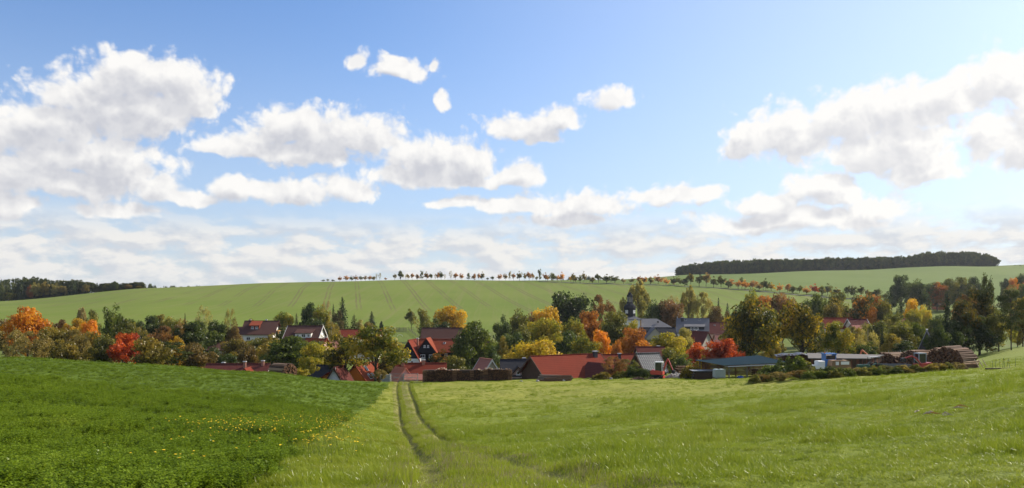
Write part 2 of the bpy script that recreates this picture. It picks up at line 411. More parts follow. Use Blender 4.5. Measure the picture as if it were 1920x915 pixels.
def pchip(x, y, xq):
    x = np.asarray(x, float); y = np.asarray(y, float); m = pchip_slopes(x, y)
    xq = np.clip(xq, x[0], x[-1]); k = np.clip(np.searchsorted(x, xq) - 1, 0, len(x) - 2)
    h = x[k + 1] - x[k]; t = (xq - x[k]) / h
    return ((2*t**3 - 3*t**2 + 1) * y[k] + (t**3 - 2*t**2 + t) * h * m[k] + (-2*t**3 + 3*t**2) * y[k+1] + (t**3 - t**2) * h * m[k+1])
PU = np.array(sorted(PROF)); 
DGRID = np.concatenate([np.arange(0, 140, 1.0), np.arange(140, 1000, 4.0), np.arange(1000, 1801, 20.0)])
PZ = np.array([pchip([p[0] for p in PROF[u]], [p[1] for p in PROF[u]], DGRID) for u in PU])
def _hash_noise(x, y, seed=0):
    xi = np.floor(x).astype(np.int64); yi = np.floor(y).astype(np.int64)
    fx = x - xi; fy = y - yi; fx = fx*fx*(3-2*fx); fy = fy*fy*(3-2*fy)
    def h(a, b):
        n = (a * 374761393 + b * 668265263 + seed * 974711) & 0x7fffffff
        n = ((n ^ (n >> 13)) * 1274126177) & 0x7fffffff
        return ((n ^ (n >> 16)) & 0xffff) / 65535.0
    return (h(xi,yi)*(1-fx)+h(xi+1,yi)*fx)*(1-fy) + (h(xi,yi+1)*(1-fx)+h(xi+1,yi+1)*fx)*fy
# the farm track and the edge of the crop beside it: x as a function of y
TRK_Y = [-60, 0, 8, 13, 20, 35, 53, 75, 102, 112, 140]
TRK_X = [6, 0.9, 0.35, -0.25, -1.3, -3.6, -6.5, -9.8, -13.9, -15.2, -17.5]
CRP_Y = [-60, 0, 8, 13, 20, 35, 53, 75, 102, 112, 140]
CRP_X = [-3, -3.0, -3.3, -3.9, -5.4, -7.9, -10.6, -12.9, -15.9, -17.0, -19.0]
def track_x(y): return pchip(TRK_Y, TRK_X, np.asarray(y, float))
def crop_x(y): return pchip(CRP_Y, CRP_X, np.asarray(y, float))
def H(x, y, fine=True):
    x = np.atleast_1d(np.asarray(x, float)); y = np.atleast_1d(np.asarray(y, float))
    d = np.maximum(np.maximum(y, np.abs(x) / 1.12), 0.0)
    u = CX + F * x / np.maximum(d, 3.0)
    u = np.clip(u, PU[0], PU[-1])
    k = np.clip(np.searchsorted(PU, u) - 1, 0, len(PU) - 2)
    t = (u - PU[k]) / (PU[k + 1] - PU[k]); t = t * t * (3 - 2 * t) * 0.5 + t * 0.5
    di = np.clip(np.interp(d, DGRID, np.arange(len(DGRID))), 0, len(DGRID) - 1.001)
    i0 = di.astype(int); fr = di - i0
    z0 = PZ[k, i0] * (1 - fr) + PZ[k, i0 + 1] * fr
    z1 = PZ[k + 1, i0] * (1 - fr) + PZ[k + 1, i0 + 1] * fr
    z = z0 * (1 - t) + z1 * t
    z = z + np.where(y < 0, -0.07 * y, 0.0)
    if fine:
        near = np.clip((125 - y) / 25, 0, 1)
        g = x - track_x(np.clip(y, -60, 140))
        z = z + near * ((_hash_noise(x * .55, y * .55, 1) - .5) * .22 + (_hash_noise(x * 1.5, y * 1.5, 2) - .5) * .13 + (_hash_noise(x*.12, y*.12, 3) - .5) * .35)
        # two wheel ruts and worn shoulders
        rd = np.clip((y - 2) / 26, 0.30, 1.0)
        hg = np.interp(y, [8, 13, 20, 35, 53], [1.25, 1.1, 1.0, 0.86, 0.78])
        rut = np.exp(-((np.abs(g) - hg) / np.interp(y, [8, 40], [.34, .21])) ** 2)
        z = z - near * rut * (0.27 + 0.06 * _hash_noise(y * .3, g * 0, 5)) * rd
        z = z - near * np.exp(-(g / 1.9) ** 4) * 0.05
        z = z - near * 0.13 * np.clip((crop_x(np.clip(y, -60, 140)) - x) / 1.5 + .5, 0, 1) * np.clip((y - 8) / 20, 0, 1)
        far = np.clip((y - 330) / 80, 0, 1)
        z = z + far * (_hash_noise(x / 60, y / 60, 6) - .5) * 1.2
    return z if z.size > 1 else float(z[0])
def h1(x, y): return float(np.atleast_1d(H(x, y))[0])
def PT(u, d, v=None):
    x = (u - CX) * d / F
    return Vector((x, d, h1(x, d) if v is None else (VH - v) * d / F))

# boundary between village land and the fields of the far slope (distance for each heading)
HB_U = [-700, 0, 300, 480, 600, 720, 800, 960, 1150, 1300, 1450, 1600, 1750, 1920, 2700]
HB_D = [300, 300, 305, 300, 305, 352, 345, 345, 360, 375, 385, 400, 410, 415, 415]

# ground materials -------------------------------------------------
def pos(t):
    g = t.n('ShaderNodeNewGeometry'); return g.outputs['Position']
def m_crop():
    t = NT('crop_soil_and_leaves'); p = pos(t)
    a = t.noise(p, 0.25, 3); b = t.noise(p, 5.0, 5, 0.65); c = t.noise(p, 16.0, 3)
    col = t.ramp(b, [(0.25, (0.046, 0.076, 0.004)), (0.5, (0.080, 0.128, 0.007)), (0.8, (0.122, 0.178, 0.012))])
    col = t.mix(t.math('MULTIPLY', t.smooth(a, 0.35, 0.7), 0.35), col, (0.092, 0.145, 0.008, 1))
    h = t.math('ADD', b, t.math('MULTIPLY', c, 0.5))
    t.principled(col, 0.9, 0.15, 0, h, 0.9, 0.12); return t.m
def m_meadow():
    t = NT('meadow_turf'); p = pos(t)
    sep = t.n('ShaderNodeSeparateXYZ'); t.l(p, sep.inputs[0])
    a = t.noise(p, 0.12, 4, 0.6); b = t.noise(p, 3.0, 5, 0.7); c = t.noise(p, 18.0, 3)
    col = t.ramp(b, [(0.25, (0.085, 0.115, 0.009)), (0.5, (0.155, 0.195, 0.016)), (0.8, (0.235, 0.260, 0.032))])
    # the lower end was mown late: straw in the turf
    mown = t.math('MULTIPLY', t.smooth(t.math('ADD', sep.outputs[1], t.math('MULTIPLY', a, 24)), 74, 98), t.smooth(t.math('SUBTRACT', 75, sep.outputs[0]), 0, 40))
    col = t.mix(t.math('MULTIPLY', mown, 0.6), col, (0.30, 0.285, 0.055, 1))
    col = t.mix(t.math('MULTIPLY', t.smooth(a, 0.45, 0.75), 0.45), col, (0.125, 0.175, 0.018, 1))
    h = t.math('ADD', b, t.math('MULTIPLY', c, 0.5))
    t.principled(col, 0.9, 0.15, 0, h, 0.8, 0.08); return t.m
def m_track():
    t = NT('worn_track'); p = pos(t)
    b = t.noise(p, 2.2, 5, 0.7); c = t.noise(p, 20.0, 3)
    col = t.ramp(b, [(0.28, (0.105, 0.120, 0.022)), (0.5, (0.165, 0.165, 0.044)), (0.75, (0.235, 0.205, 0.090))])
    t.principled(col, 0.95, 0.1, 0, t.math('ADD', b, t.math('MULTIPLY', c, .5)), 0.9, 0.06); return t.m
def m_land():
    t = NT('village_land'); p = pos(t)
    a = t.noise(p, 0.05, 4); b = t.noise(p, 1.2, 5, 0.65)
    col = t.ramp(b, [(0.3, (0.075, 0.105, 0.016)), (0.6, (0.125, 0.165, 0.028))])
    col = t.mix(t.math('MULTIPLY', t.smooth(a, 0.5, 0.65), 0.35), col, (0.15, 0.13, 0.06, 1))
    t.principled(col, 0.95, 0.1, 0, b, 0.6, 0.2); return t.m
def m_hill():
    t = NT('drilled_winter_corn'); p = pos(t)
    sep = t.n('ShaderNodeSeparateXYZ'); t.l(p, sep.inputs[0]); X, Y = sep.outputs[0], sep.outputs[1]
    a = t.noise(p, 0.012, 4, 0.6); b = t.noise(p, 0.35, 5, 0.65)
    sx = t.n('ShaderNodeMapping'); t.l(p, sx.inputs[0]); sx.inputs['Rotation'].default_value = (0, 0, -math.atan(0.203) ); sx.inputs['Scale'].default_value = (1, 0.03, 0.0)
    stripes = t.noise(sx.outputs[0], 0.30, 4, 0.7)
    col = t.mix(t.smooth(a, 0.32, 0.68), (0.118, 0.166, 0.020, 1), (0.152, 0.190, 0.031, 1))
    col = t.mix(t.math('MULTIPLY', t.smooth(stripes, 0.45, 0.70), 0.55), col, (0.19, 0.18, 0.062, 1))
    col = t.mix(t.math('MULTIPLY', t.smooth(b, 0.4, 0.75), 0.25), col, (0.105, 0.162, 0.022, 1))
    # tramlines: pairs of wheel marks 18.5 m apart
    T = t.math('ADD', X, t.math('MULTIPLY', Y, 0.203))
    T = t.math('ADD', T, t.math('MULTIPLY', t.math('SUBTRACT', a, 0.5), 2.5))
    k = t.math('MULTIPLY', t.math('FRACT', t.math('DIVIDE', T, 18.5)), 18.5)
    w1 = t.math('SUBTRACT', 1.0, t.smooth(t.math('ABSOLUTE', t.math('SUBTRACT', k, 4.0)), 0.25, 0.75))
    w2 = t.math('SUBTRACT', 1.0, t.smooth(t.math('ABSOLUTE', t.math('SUBTRACT', k, 6.3)), 0.25, 0.75))
    lane = t.math('MULTIPLY', t.math('MAXIMUM', w1, w2), t.smooth(Y, 415, 440))
    wear = t.smooth(t.noise(p, 0.02, 3), 0.30, 0.55)
    col = t.mix(t.math('MULTIPLY', t.math('MULTIPLY', lane, 0.6), wear), col, (0.115, 0.085, 0.045, 1))
    t.principled(col, 0.95, 0.1, 0, b, 0.5, 0.3); return t.m
def m_field2():
    t = NT('far_pasture'); p = pos(t); a = t.noise(p, 0.01, 4, 0.6); b = t.noise(p, 0.3, 5, 0.65)
    col = t.mix(t.smooth(a, 0.35, 0.65), (0.090, 0.138, 0.021, 1), (0.112, 0.158, 0.028, 1))
    col = t.mix(t.math('MULTIPLY', t.smooth(b, 0.4, 0.75), 0.3), col, (0.115, 0.148, 0.036, 1))
    t.principled(col, 0.95, 0.1, 0, b, 0.5, 0.3); return t.m
MAT_CROP, MAT_MEADOW, MAT_TRACK, MAT_LAND, MAT_HILL, MAT_FIELD2 = m_crop(), m_meadow(), m_track(), m_land(), m_hill(), m_field2()

# avenue running over the crest and down to the valley: (u, distance)
AV_U = [560, 640, 760, 900, 1000, 1100, 1250, 1300, 1400, 1500, 1600, 1660]
AV_D = [655, 652, 655, 650, 625, 590, 565, 548, 528, 515, 505, 498]
def av_d(u): return float(np.interp(u, AV_U, AV_D))

def build_ground():
    ys = [-60.0]
    while ys[-1] < 1790:
        y = ys[-1]
        st = 3.0 if y < -6 else max(0.42, 0.0125 * y) if y < 130 else max(1.6, 0.022 * y - 1.3)
        ys.append(y + st)
    ys = np.array(ys)
    xs = [0.0]
    while xs[-1] < 1790:
        x = xs[-1]; xs.append(x + max(0.19, 0.030 * (x - 3.2)))
    xs = np.array(xs); gx = np.concatenate([-xs[:0:-1], xs])
    c = track_x(np.clip(ys, -60, 140)) * np.clip((700 - ys) / 500, 0, 1)
    X = gx[None, :] + c[:, None]; Y = np.repeat(ys[:, None], len(gx), 1)
    Z = H(X.ravel(), Y.ravel()).reshape(X.shape)
    nx, ny = len(gx), len(ys)
    verts = np.stack([X, Y, Z], -1).reshape(-1, 3)
    ii = (np.arange(ny - 1)[:, None] * nx + np.arange(nx - 1)[None, :])
    quads = np.stack([ii, ii + 1, ii + nx + 1, ii + nx], -1).reshape(-1, 4)
    mx = (X[:-1, :-1] + X[1:, 1:]).ravel() / 2; my = (Y[:-1, :-1] + Y[1:, 1:]).ravel() / 2
    u = CX + F * mx / np.maximum(my, 3)
    g = mx - track_x(np.clip(my, -60, 140))
    hb = np.interp(u, HB_U, HB_D)
    avd = np.interp(u, AV_U, AV_D)
    zone = np.full(len(mx), 3)                      # village land
    mead_end = np.interp(u, [0, 700, 960, 1300, 1600, 1760, 1800, 2700], [118, 118, 117, 116, 122, 135, 168, 170])
    zone[my < mead_end] = 1
    zone[(my < mead_end) & (mx < crop_x(np.clip(my, -60, 140)))] = 0
    zone[(np.abs(g) < np.interp(my, [0, 12, 20, 40, 113], [2.0, 2.0, 1.7, 1.3, 1.3])) & (my < 113)] = 2
    zone[my > hb] = 4
    zone[(my > avd) & (u > 1000) & (my > hb)] = 5
    for zi, (nm, mat) in enumerate([('crop_field', MAT_CROP), ('meadow', MAT_MEADOW), ('farm_track', MAT_TRACK), ('ground', MAT_LAND), ('hillside_field', MAT_HILL), ('hilltop_pasture', MAT_FIELD2)]):
        q = quads[zone == zi]
        if not len(q): continue
        used, inv = np.unique(q, return_inverse=True)
        me = bpy.data.meshes.new(nm); me.vertices.add(len(used)); me.vertices.foreach_set('co', verts[used].astype(np.float32).ravel())
        me.loops.add(len(q) * 4); me.loops.foreach_set('vertex_index', inv.astype(np.int32).ravel())
        me.polygons.add(len(q)); me.polygons.foreach_set('loop_start', np.arange(0, len(q) * 4, 4, dtype=np.int32))
        me.polygons.foreach_set('loop_total', np.full(len(q), 4, dtype=np.int32))
        me.update(calc_edges=True); me.polygons.foreach_set('use_smooth', np.ones(len(q), dtype=bool)); me.materials.append(mat)
        o = bpy.data.objects.new(nm, me); COL.objects.link(o); tag(o, kind='structure')
build_ground()

# lane under the avenue
def lane():
    b = MB(); us = np.linspace(1010, 1660, 90); prev = None
    for u in us:
        d = av_d(u) - 7.0; x = (u - CX) * d / F
        cur = [(x, d + o, h1(x, d + o) + .12) for o in (-1.7, 1.7)]
        if prev: b.face([prev[0], cur[0], cur[1], prev[1]])
        prev = cur
    o = b.build('road', [plain('lane_asphalt', (.11, .105, .10), .9, .2, .5)]); tag(o, kind='structure')
lane()

# ------------------------------------------------------------------ tree prototypes (unit height, unit crown width)
def quads_mesh(name, P, Nn, T, S, aspect=0.62):
    """leaf clumps: one four-cornered leaf at each point P with normal Nn, along T, half size S"""
    n = len(P)
    Nn = Nn / np.linalg.norm(Nn, axis=1, keepdims=True)
    T = T - Nn * (T * Nn).sum(1, keepdims=True); T /= np.maximum(np.linalg.norm(T, axis=1, keepdims=True), 1e-6)
    B = np.cross(Nn, T)
    S = S[:, None]
    V = np.stack([P - T * S, P + B * S * aspect - T * S * 0.1, P + T * S, P - B * S * aspect - T * S * 0.1], 1).reshape(-1, 3)
    me = bpy.data.meshes.new(name)
    me.vertices.add(n * 4); me.vertices.foreach_set('co', V.astype(np.float32).ravel())
    me.loops.add(n * 4); me.loops.foreach_set('vertex_index', np.arange(n * 4, dtype=np.int32))
    me.polygons.add(n); me.polygons.foreach_set('loop_start', np.arange(0, n * 4, 4, dtype=np.int32))
    me.polygons.foreach_set('loop_total', np.full(n, 4, dtype=np.int32))
    me.update(calc_edges=True)
    return me
def rdir(r, n):
    v = r.normal(size=(n, 3)); return v / np.linalg.norm(v, axis=1, keepdims=True)

def broadleaf(seed, cb=0.22, shape='round', n_clump=34, n_leaf=5200, leaf=0.024, spread=1.0, core=0.25, trunk_r=0.022):
    r = np.random.default_rng(seed)
    cz, rz = (1 + cb) / 2, (1 - cb) / 2
    # clumps: sizes differ, set out over an uneven crown
    cl = []
    lobes = [(r.uniform(0, 2 * pi), r.uniform(0.75, 1.15)) for _ in range(5)]
    for i in range(n_clump):
        d = rdir(r, 1)[0]
        if d[2] < -0.88: d[2] *= -0.5
        k = r.uniform(0.52, 0.88) if i > n_clump * core else r.uniform(0.05, 0.45)
        az = atan2(d[1], d[0]); lob = 1 + 0.16 * sum(a * cos(az * (j + 1) + p) for j, (p, a) in enumerate(lobes)) / 2
        zf = d[2] * k
        if shape == 'round': w = 1.0
        elif shape == 'oval': w = 0.95 * (1 - 0.25 * zf)
        elif shape == 'cone': w = 0.98 - 0.55 * max(zf, -0.4)
        elif shape == 'dome': w = 1.05 * (1 - 0.12 * zf)
        else: w = 1.0
        c = np.array([d[0] * k * 0.5 * lob * w, d[1] * k * 0.5 * lob * w, cz + zf * rz])
        cr = r.uniform(0.085, 0.175) * (1.15 if k < 0.5 else 1.0) * spread
        cl.append((c, cr, r.uniform(0.5, 1.4)))
    wsum = sum(c[2] * c[1] ** 2 for c in cl)
    P = []; Nn = []
    for c, cr, w in cl:
        n = int(n_leaf * w * cr ** 2 / wsum) + 6
        d = rdir(r, n); rad = cr * r.uniform(0.15, 1.0, n) ** 0.45
        q = c + d * rad[:, None] * np.array([1.05, 1.05, 0.78 * 2 * rz])
        q[:, 2] = np.maximum(q[:, 2], cb * 0.75)
        P.append(q); Nn.append(d * 0.75 + rdir(r, n) * 0.75 + np.array([0, 0, 0.35]))
    P = np.concatenate(P); Nn = np.concatenate(Nn); n = len(P)
    me = quads_mesh('crown', P, Nn, rdir(r, n), leaf * r.uniform(0.55, 1.35, n))
    # trunk and limbs
    b = MB(); top = Vector((r.normal() * .01, r.normal() * .01, cz + rz * 0.25))
    pts = [Vector((0, 0, -0.03)), Vector((r.normal() * .008, r.normal() * .008, cb * 0.6)), Vector((r.normal() * .015, r.normal() * .015, cz * 0.8)), top]
    rr = [trunk_r * 1.35, trunk_r, trunk_r * 0.7, trunk_r * 0.25]
    for i in range(3): b.tube(pts[i], pts[i + 1], rr[i], rr[i + 1], 7)
    for c, cr, w in cl[::2]:
        z0 = cb * 0.55 + (c[2] - cb) * 0.35 + 0.02; base = Vector((0, 0, min(z0, top.z * 0.95)))
        mid = base.lerp(Vector(c), 0.55) + Vector((0, 0, -0.02)); rb = trunk_r * 0.38
        b.tube(base, mid, rb, rb * 0.6, 5, False); b.tube(mid, Vector(c), rb * 0.6, rb * 0.2, 5, False)
    return me, b.mesh('trunk', [BARK], True)

def loose_tree(seed, cb=0.18, n_leaf=1900, leaf=0.017, shape='oval', trunk_r=0.014, up=0.6):
    """airy tree: limbs show through a thin veil of leaves"""
    r = np.random.default_rng(seed); b = MB(); P = []
    top = Vector((r.normal() * .02, r.normal() * .02, 0.96))
    b.tube((0, 0, -0.03), top * 0.5, trunk_r * 1.3, trunk_r * .8, 6); b.tube(top * 0.5, top, trunk_r * .8, trunk_r * .15, 6)
    nb = 30
    for i in range(nb):
        t = cb + (0.95 - cb) * (i + r.uniform()) / nb
        a = r.uniform(0, 2 * pi)
        prof = sin(pi * min(1, max(0.06, (t - cb * 0.6) / (1.04 - cb * 0.6)))) ** 0.65 if shape == 'oval' else (1.02 - t) ** 0.55 * 0.95
        L = 0.5 * prof * r.uniform(0.75, 1.1)
        p0 = top * t
        p1 = p0 + Vector((cos(a) * L, sin(a) * L, L * up * r.uniform(0.4, 1.1)))
        zl = 1.0 - 1.6 * (hypot(p1.x, p1.y)) ** 2
        if p1.z > zl: p1.z = zl - r.uniform(0, .05)
        b.tube(p0, p1, trunk_r * 0.35 * (1.1 - t), trunk_r * 0.1, 4, False)
        m = int(n_leaf / nb)
        s = r.uniform(0.2, 1.0, m) ** 0.6
        q = np.array(p0)[None] * (1 - s[:, None]) + np.array(p1)[None] * s[:, None] + r.normal(size=(m, 3)) * np.array([.042, .042, .03])
        P.append(q)
        for j in range(2):
            a2 = a + r.uniform(-.9, .9); k = r.uniform(.35, .8)
            s0 = p0.lerp(p1, k); s1 = s0 + Vector((cos(a2), sin(a2), up)) * L * 0.4
            b.tube(s0, s1, trunk_r * .12, trunk_r * .05, 3, False)
            q = np.array(s0)[None] + (np.array(s1) - np.array(s0))[None] * r.uniform(0, 1, (m // 3, 1)) + r.normal(size=(m // 3, 3)) * .028
            P.append(q)
    P = np.concatenate(P); n = len(P)
    P[:, 2] = np.maximum(P[:, 2], 0.03); zl = 1.02 - 1.6 * (P[:, 0] ** 2 + P[:, 1] ** 2); P[:, 2] = np.where(P[:, 2] > zl, zl - r.uniform(0, .06, n), P[:, 2])
    me = quads_mesh('crown', P, rdir(r, n) + np.array([0, 0, .3]), rdir(r, n), leaf * r.uniform(.6, 1.35, n))
    return me, b.mesh('trunk', [BARK], True)

def spruce(seed, layers=24, n_leaf=4200, droop=0.35, cb=0.05, power=0.85, leaf=0.022):
    r = np.random.default_rng(seed); P = []; T = []; Nn = []
    tot = sum((1 - i / layers) for i in range(layers))
    for i in range(layers):
        t = i / layers; z = cb + (0.97 - cb) * t
        R = 0.5 * (1 - t) ** power * r.uniform(0.82, 1.08) + 0.012
        nb = int(7 + 9 * (1 - t)); a0 = r.uniform(0, 6.28)
        per = max(4, int(n_leaf * (1 - t) / tot / nb))
        for k in range(nb):
            a = a0 + 2 * pi * k / nb + r.normal() * .12; L = R * r.uniform(0.72, 1.08)
            s = r.uniform(0.12, 1.0, per)
            rad = L * s
            q = np.stack([np.cos(a) * rad, np.sin(a) * rad, z + 0.06 * (1 - t) * s * 0.5 - droop * 0.18 * s ** 1.6 * (1 - t * .6)], 1)
            q += r.normal(size=q.shape) * np.array([.016, .016, .010])
            P.append(q); T.append(np.tile([cos(a), sin(a), -droop], (per, 1)) + r.normal(size=(per, 3)) * .35)
            Nn.append(np.tile([cos(a) * .35, sin(a) * .35, 1.0], (per, 1)) + r.normal(size=(per, 3)) * .5)
    P = np.concatenate(P); T = np.concatenate(T); Nn = np.concatenate(Nn); n = len(P)
    P[:, 2] = np.clip(P[:, 2], 0.0, 1.0)
    me = quads_mesh('crown', P, Nn, T, leaf * r.uniform(.7, 1.5, n), 0.5)
    b = MB(); b.tube((0, 0, -0.03), (0, 0, 0.98), 0.017, 0.003, 7)
    return me, b.mesh('trunk', [BARK], True)

def pine(seed, n_pad=26, n_leaf=4200, cb=0.35, leaf=0.022):
    r = np.random.default_rng(seed); P = []; Nn = []; b = MB()
    b.tube((0, 0, -.03), (0.01, 0, .5), .02, .014, 7); b.tube((0.01, 0, .5), (0, 0.01, .97), .014, .004, 7)
    for i in range(n_pad):
        z = cb + (0.98 - cb) * (i + r.uniform()) / n_pad; t = (z - cb) / (1 - cb)
        a = r.uniform(0, 6.28); R = (0.5 * sin(pi * (0.12 + 0.80 * (1 - t))) ** 0.7) * r.uniform(.55, 1.0)
        c = np.array([cos(a) * R * .75, sin(a) * R * .75, z]); m = n_leaf // n_pad
        q = c + rdir(r, m) * (r.uniform(0, 1, (m, 1)) ** .5) * np.array([.17, .17, .045]); P.append(q)
        Nn.append(rdir(r, m) + np.array([0, 0, .6])); b.tube((0, 0, z - .03), Vector(c), .006, .002, 4, False)
    P = np.concatenate(P); Nn = np.concatenate(Nn); n = len(P); P[:, 2] = np.clip(P[:, 2], 0, 1)
    me = quads_mesh('crown', P, Nn, rdir(r, n), leaf * r.uniform(.6, 1.3, n), .45)
    return me, b.mesh('trunk', [BARK], True)

def mound(seed, n=3000, leaf=.045):
    """cushion of leafy stems reaching to the ground"""
    r = np.random.default_rng(seed); a = r.uniform(0, 2 * pi, n); q = np.sqrt(r.uniform(0, 1, n)); x, y = .5 * q * np.cos(a), .5 * q * np.sin(a)
    top = (1 - q ** 2) ** .5 * (.45 + .75 * _hash_noise(x * 7 + 20, y * 7 + 20, seed)) + .05
    z = top * r.uniform(.15, 1.0, n) ** .5; P = np.stack([x, y, np.clip(z, .01, 1.0)], 1)
    me = quads_mesh('crown', P, rdir(r, n) + np.stack([x, y, np.full(n, .5)], 1) * 1.2, rdir(r, n), leaf * r.uniform(.5, 1.3, n))
    b = MB()
    for i in range(26):
        t = r.uniform(0, 6.28); k = r.uniform(.1, .42); b.tube((k * .4 * cos(t), k * .4 * sin(t), -.02), (k * cos(t), k * sin(t), r.uniform(.4, .85)), .006, .003, 4, False)
    return me, b.mesh('stems', [BARK])
PROTO = {
  'mound': [mound(101), mound(102), mound(103), mound(104)],
  'round':  [broadleaf(11, .05, 'round', 62, 9000), broadleaf(12, .04, 'dome', 66, 9000), broadleaf(13, .05, 'round', 58, 9000, spread=1.08), broadleaf(14, .05, 'oval', 62, 9000)],
  'tall':   [broadleaf(21, .07, 'oval', 44, 6200, .022, .92), broadleaf(22, .06, 'cone', 46, 6200, .022, .9), broadleaf(23, .08, 'oval', 40, 6000, .022, .95)],
  'bush':   [broadleaf(31, .02, 'dome', 34, 4200, .030, 1.1), broadleaf(32, .02, 'round', 30, 4200, .030, 1.15), broadleaf(33, .03, 'oval', 34, 4200, .028, 1.05)],
  'stem':   [broadleaf(41, .22, 'round', 34, 5600, .022), broadleaf(42, .24, 'dome', 34, 5600, .022)],
  'loose':  [loose_tree(51), loose_tree(52, .12), loose_tree(53, .2, 1500)],
  'shrubby':[loose_tree(54, .03, 3600, .019, 'oval', .012, .9), loose_tree(55, .02, 3400, .019, 'oval', .012, 1.1)],
  'poplar': [loose_tree(56, .06, 5600, .022, 'oval', .016, .9), loose_tree(57, .05, 5200, .022, 'oval', .016, 1.7)],
  'spruce': [spruce(61), spruce(62, 22, 4200, .5), spruce(63, 26, 4000, .25)],
  'broadspruce': [spruce(64, 20, 4400, .6, .04, .62)],
  'larch':  [loose_tree(65, .10, 3600, .016, 'cone', .016, .15)],
  'pine':   [pine(71), pine(72, 24, 4200, .28)],
  'thuja':  [broadleaf(75, .02, 'oval', 30, 2400, .045, 1.2)],
  'mini':   [broadleaf(81, .10, 'round', 30, 1000, .050, 1.1, .45), broadleaf(82, .08, 'dome', 30, 1000, .050, 1.1, .45), broadleaf(83, .12, 'oval', 30, 1000, .050, 1.1, .45), broadleaf(84, .04, 'round', 30, 1000, .050, 1.1, .45)],
  'minislim':[broadleaf(85, .06, 'cone', 20, 660, .046, 1.1), broadleaf(86, .06, 'oval', 20, 660, .046, 1.1)],
  'minibare':[loose_tree(87, .15, 420, .028), loose_tree(88, .15, 360, .028)],
}
LM = {
  'green':   leaf_mat('leaves_green', [(0.043,0.072,0.014),(0.080,0.123,0.023),(0.145,0.189,0.036)]),
  'dkgreen': leaf_mat('leaves_dark_green', [(0.026,0.049,0.014),(0.049,0.081,0.020),(0.090,0.123,0.032)]),
  'greenyel':leaf_mat('leaves_green_turning_yellow', [(0.065,0.094,0.014),(0.167,0.203,0.026),(0.391,0.310,0.034)]),
  'yelgreen':leaf_mat('leaves_yellow_green', [(0.123,0.152,0.017),(0.304,0.304,0.032),(0.437,0.356,0.046)]),
  'yellow':  leaf_mat('leaves_yellow', [(0.319,0.290,0.022),(0.460,0.380,0.025),(0.667,0.483,0.046)]),
  'gold': leaf_mat('leaves_golden', [(.24,.180,.016),(.46,.310,.020),(.58,.41,.035)]),
  'orange': leaf_mat('leaves_orange', [(.34,.130,.012),(.60,.255,.015),(.68,.37,.03)]),
  'rust': leaf_mat('leaves_rust', [(.19,.088,.020),(.38,.155,.026),(.48,.23,.040)]),
  'red': leaf_mat('leaves_red', [(.22,.035,.014),(.44,.080,.022),(.54,.17,.035)]),
  'redgreen':leaf_mat('leaves_green_turning_red', [(0.065,0.080,0.017),(0.189,0.123,0.023),(0.437,0.098,0.021)]),
  'brown':   leaf_mat('leaves_brown', [(.075,.066,.024),(.140,.108,.036),(.215,.150,.050)]),
  'brownred':leaf_mat('leaves_red_brown', [(.095,.068,.032),(.185,.105,.042),(.27,.145,.055)]),
  'olive': leaf_mat('leaves_olive', [(.085,.085,.018),(.180,.165,.032),(.31,.25,.050)]),
  'olivegreen':leaf_mat('leaves_olive_green', [(0.055,0.075,0.017),(0.123,0.145,0.029),(0.232,0.225,0.046)]),
  'greyolive': leaf_mat('leaves_grey_olive', [(.105,.100,.042),(.195,.175,.066),(.29,.245,.095)]),
  'pale': leaf_mat('leaves_pale_green', [(.16,.170,.055),(.27,.265,.085),(.36,.335,.12)]),
  'palegrey':leaf_mat('leaves_pale_grey', [(0.217,0.203,0.123),(0.319,0.290,0.174),(0.420,0.377,0.232)]),
  'spruce':  leaf_mat('needles_dark', [(0.014,0.029,0.013),(0.029,0.052,0.020),(0.052,0.078,0.029)], trans=.18),
  'needle':  leaf_mat('needles_green', [(0.032,0.052,0.017),(0.061,0.087,0.026),(0.116,0.131,0.038)], trans=.22),
  'greyneedle': leaf_mat('needles_brownish', [(0.072,0.070,0.038),(0.123,0.116,0.058),(0.189,0.167,0.080)], trans=.25),
  'darkyel': leaf_mat('leaves_dark_with_yellow', [(.036,.052,.010),(.088,.098,.014),(.36,.28,.024)], spread=.7),
  'dkgold': leaf_mat('leaves_dark_with_gold', [(.024,.038,.010),(.044,.060,.014),(.17,.135,.020)]),
  'greenred':leaf_mat('leaves_dark_with_orange', [(0.035,0.052,0.014),(0.072,0.084,0.020),(0.406,0.174,0.026)], spread=.6),
}
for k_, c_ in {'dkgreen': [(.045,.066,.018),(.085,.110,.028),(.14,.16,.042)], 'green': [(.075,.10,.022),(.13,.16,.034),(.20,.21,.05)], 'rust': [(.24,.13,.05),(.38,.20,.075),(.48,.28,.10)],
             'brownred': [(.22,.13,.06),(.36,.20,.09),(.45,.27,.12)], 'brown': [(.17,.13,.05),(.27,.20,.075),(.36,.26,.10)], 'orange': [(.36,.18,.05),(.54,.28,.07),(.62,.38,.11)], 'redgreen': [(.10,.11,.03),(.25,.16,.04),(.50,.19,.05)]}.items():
    LM['av_' + k_] = leaf_mat('avenue_leaves_' + k_, c_, 2.2, .55)  # paler copies of the leaf colours, haze and backlight put into the colour
for k, lst in PROTO.items():
    for cm, tm in lst: cm.materials.append(LM['green'])

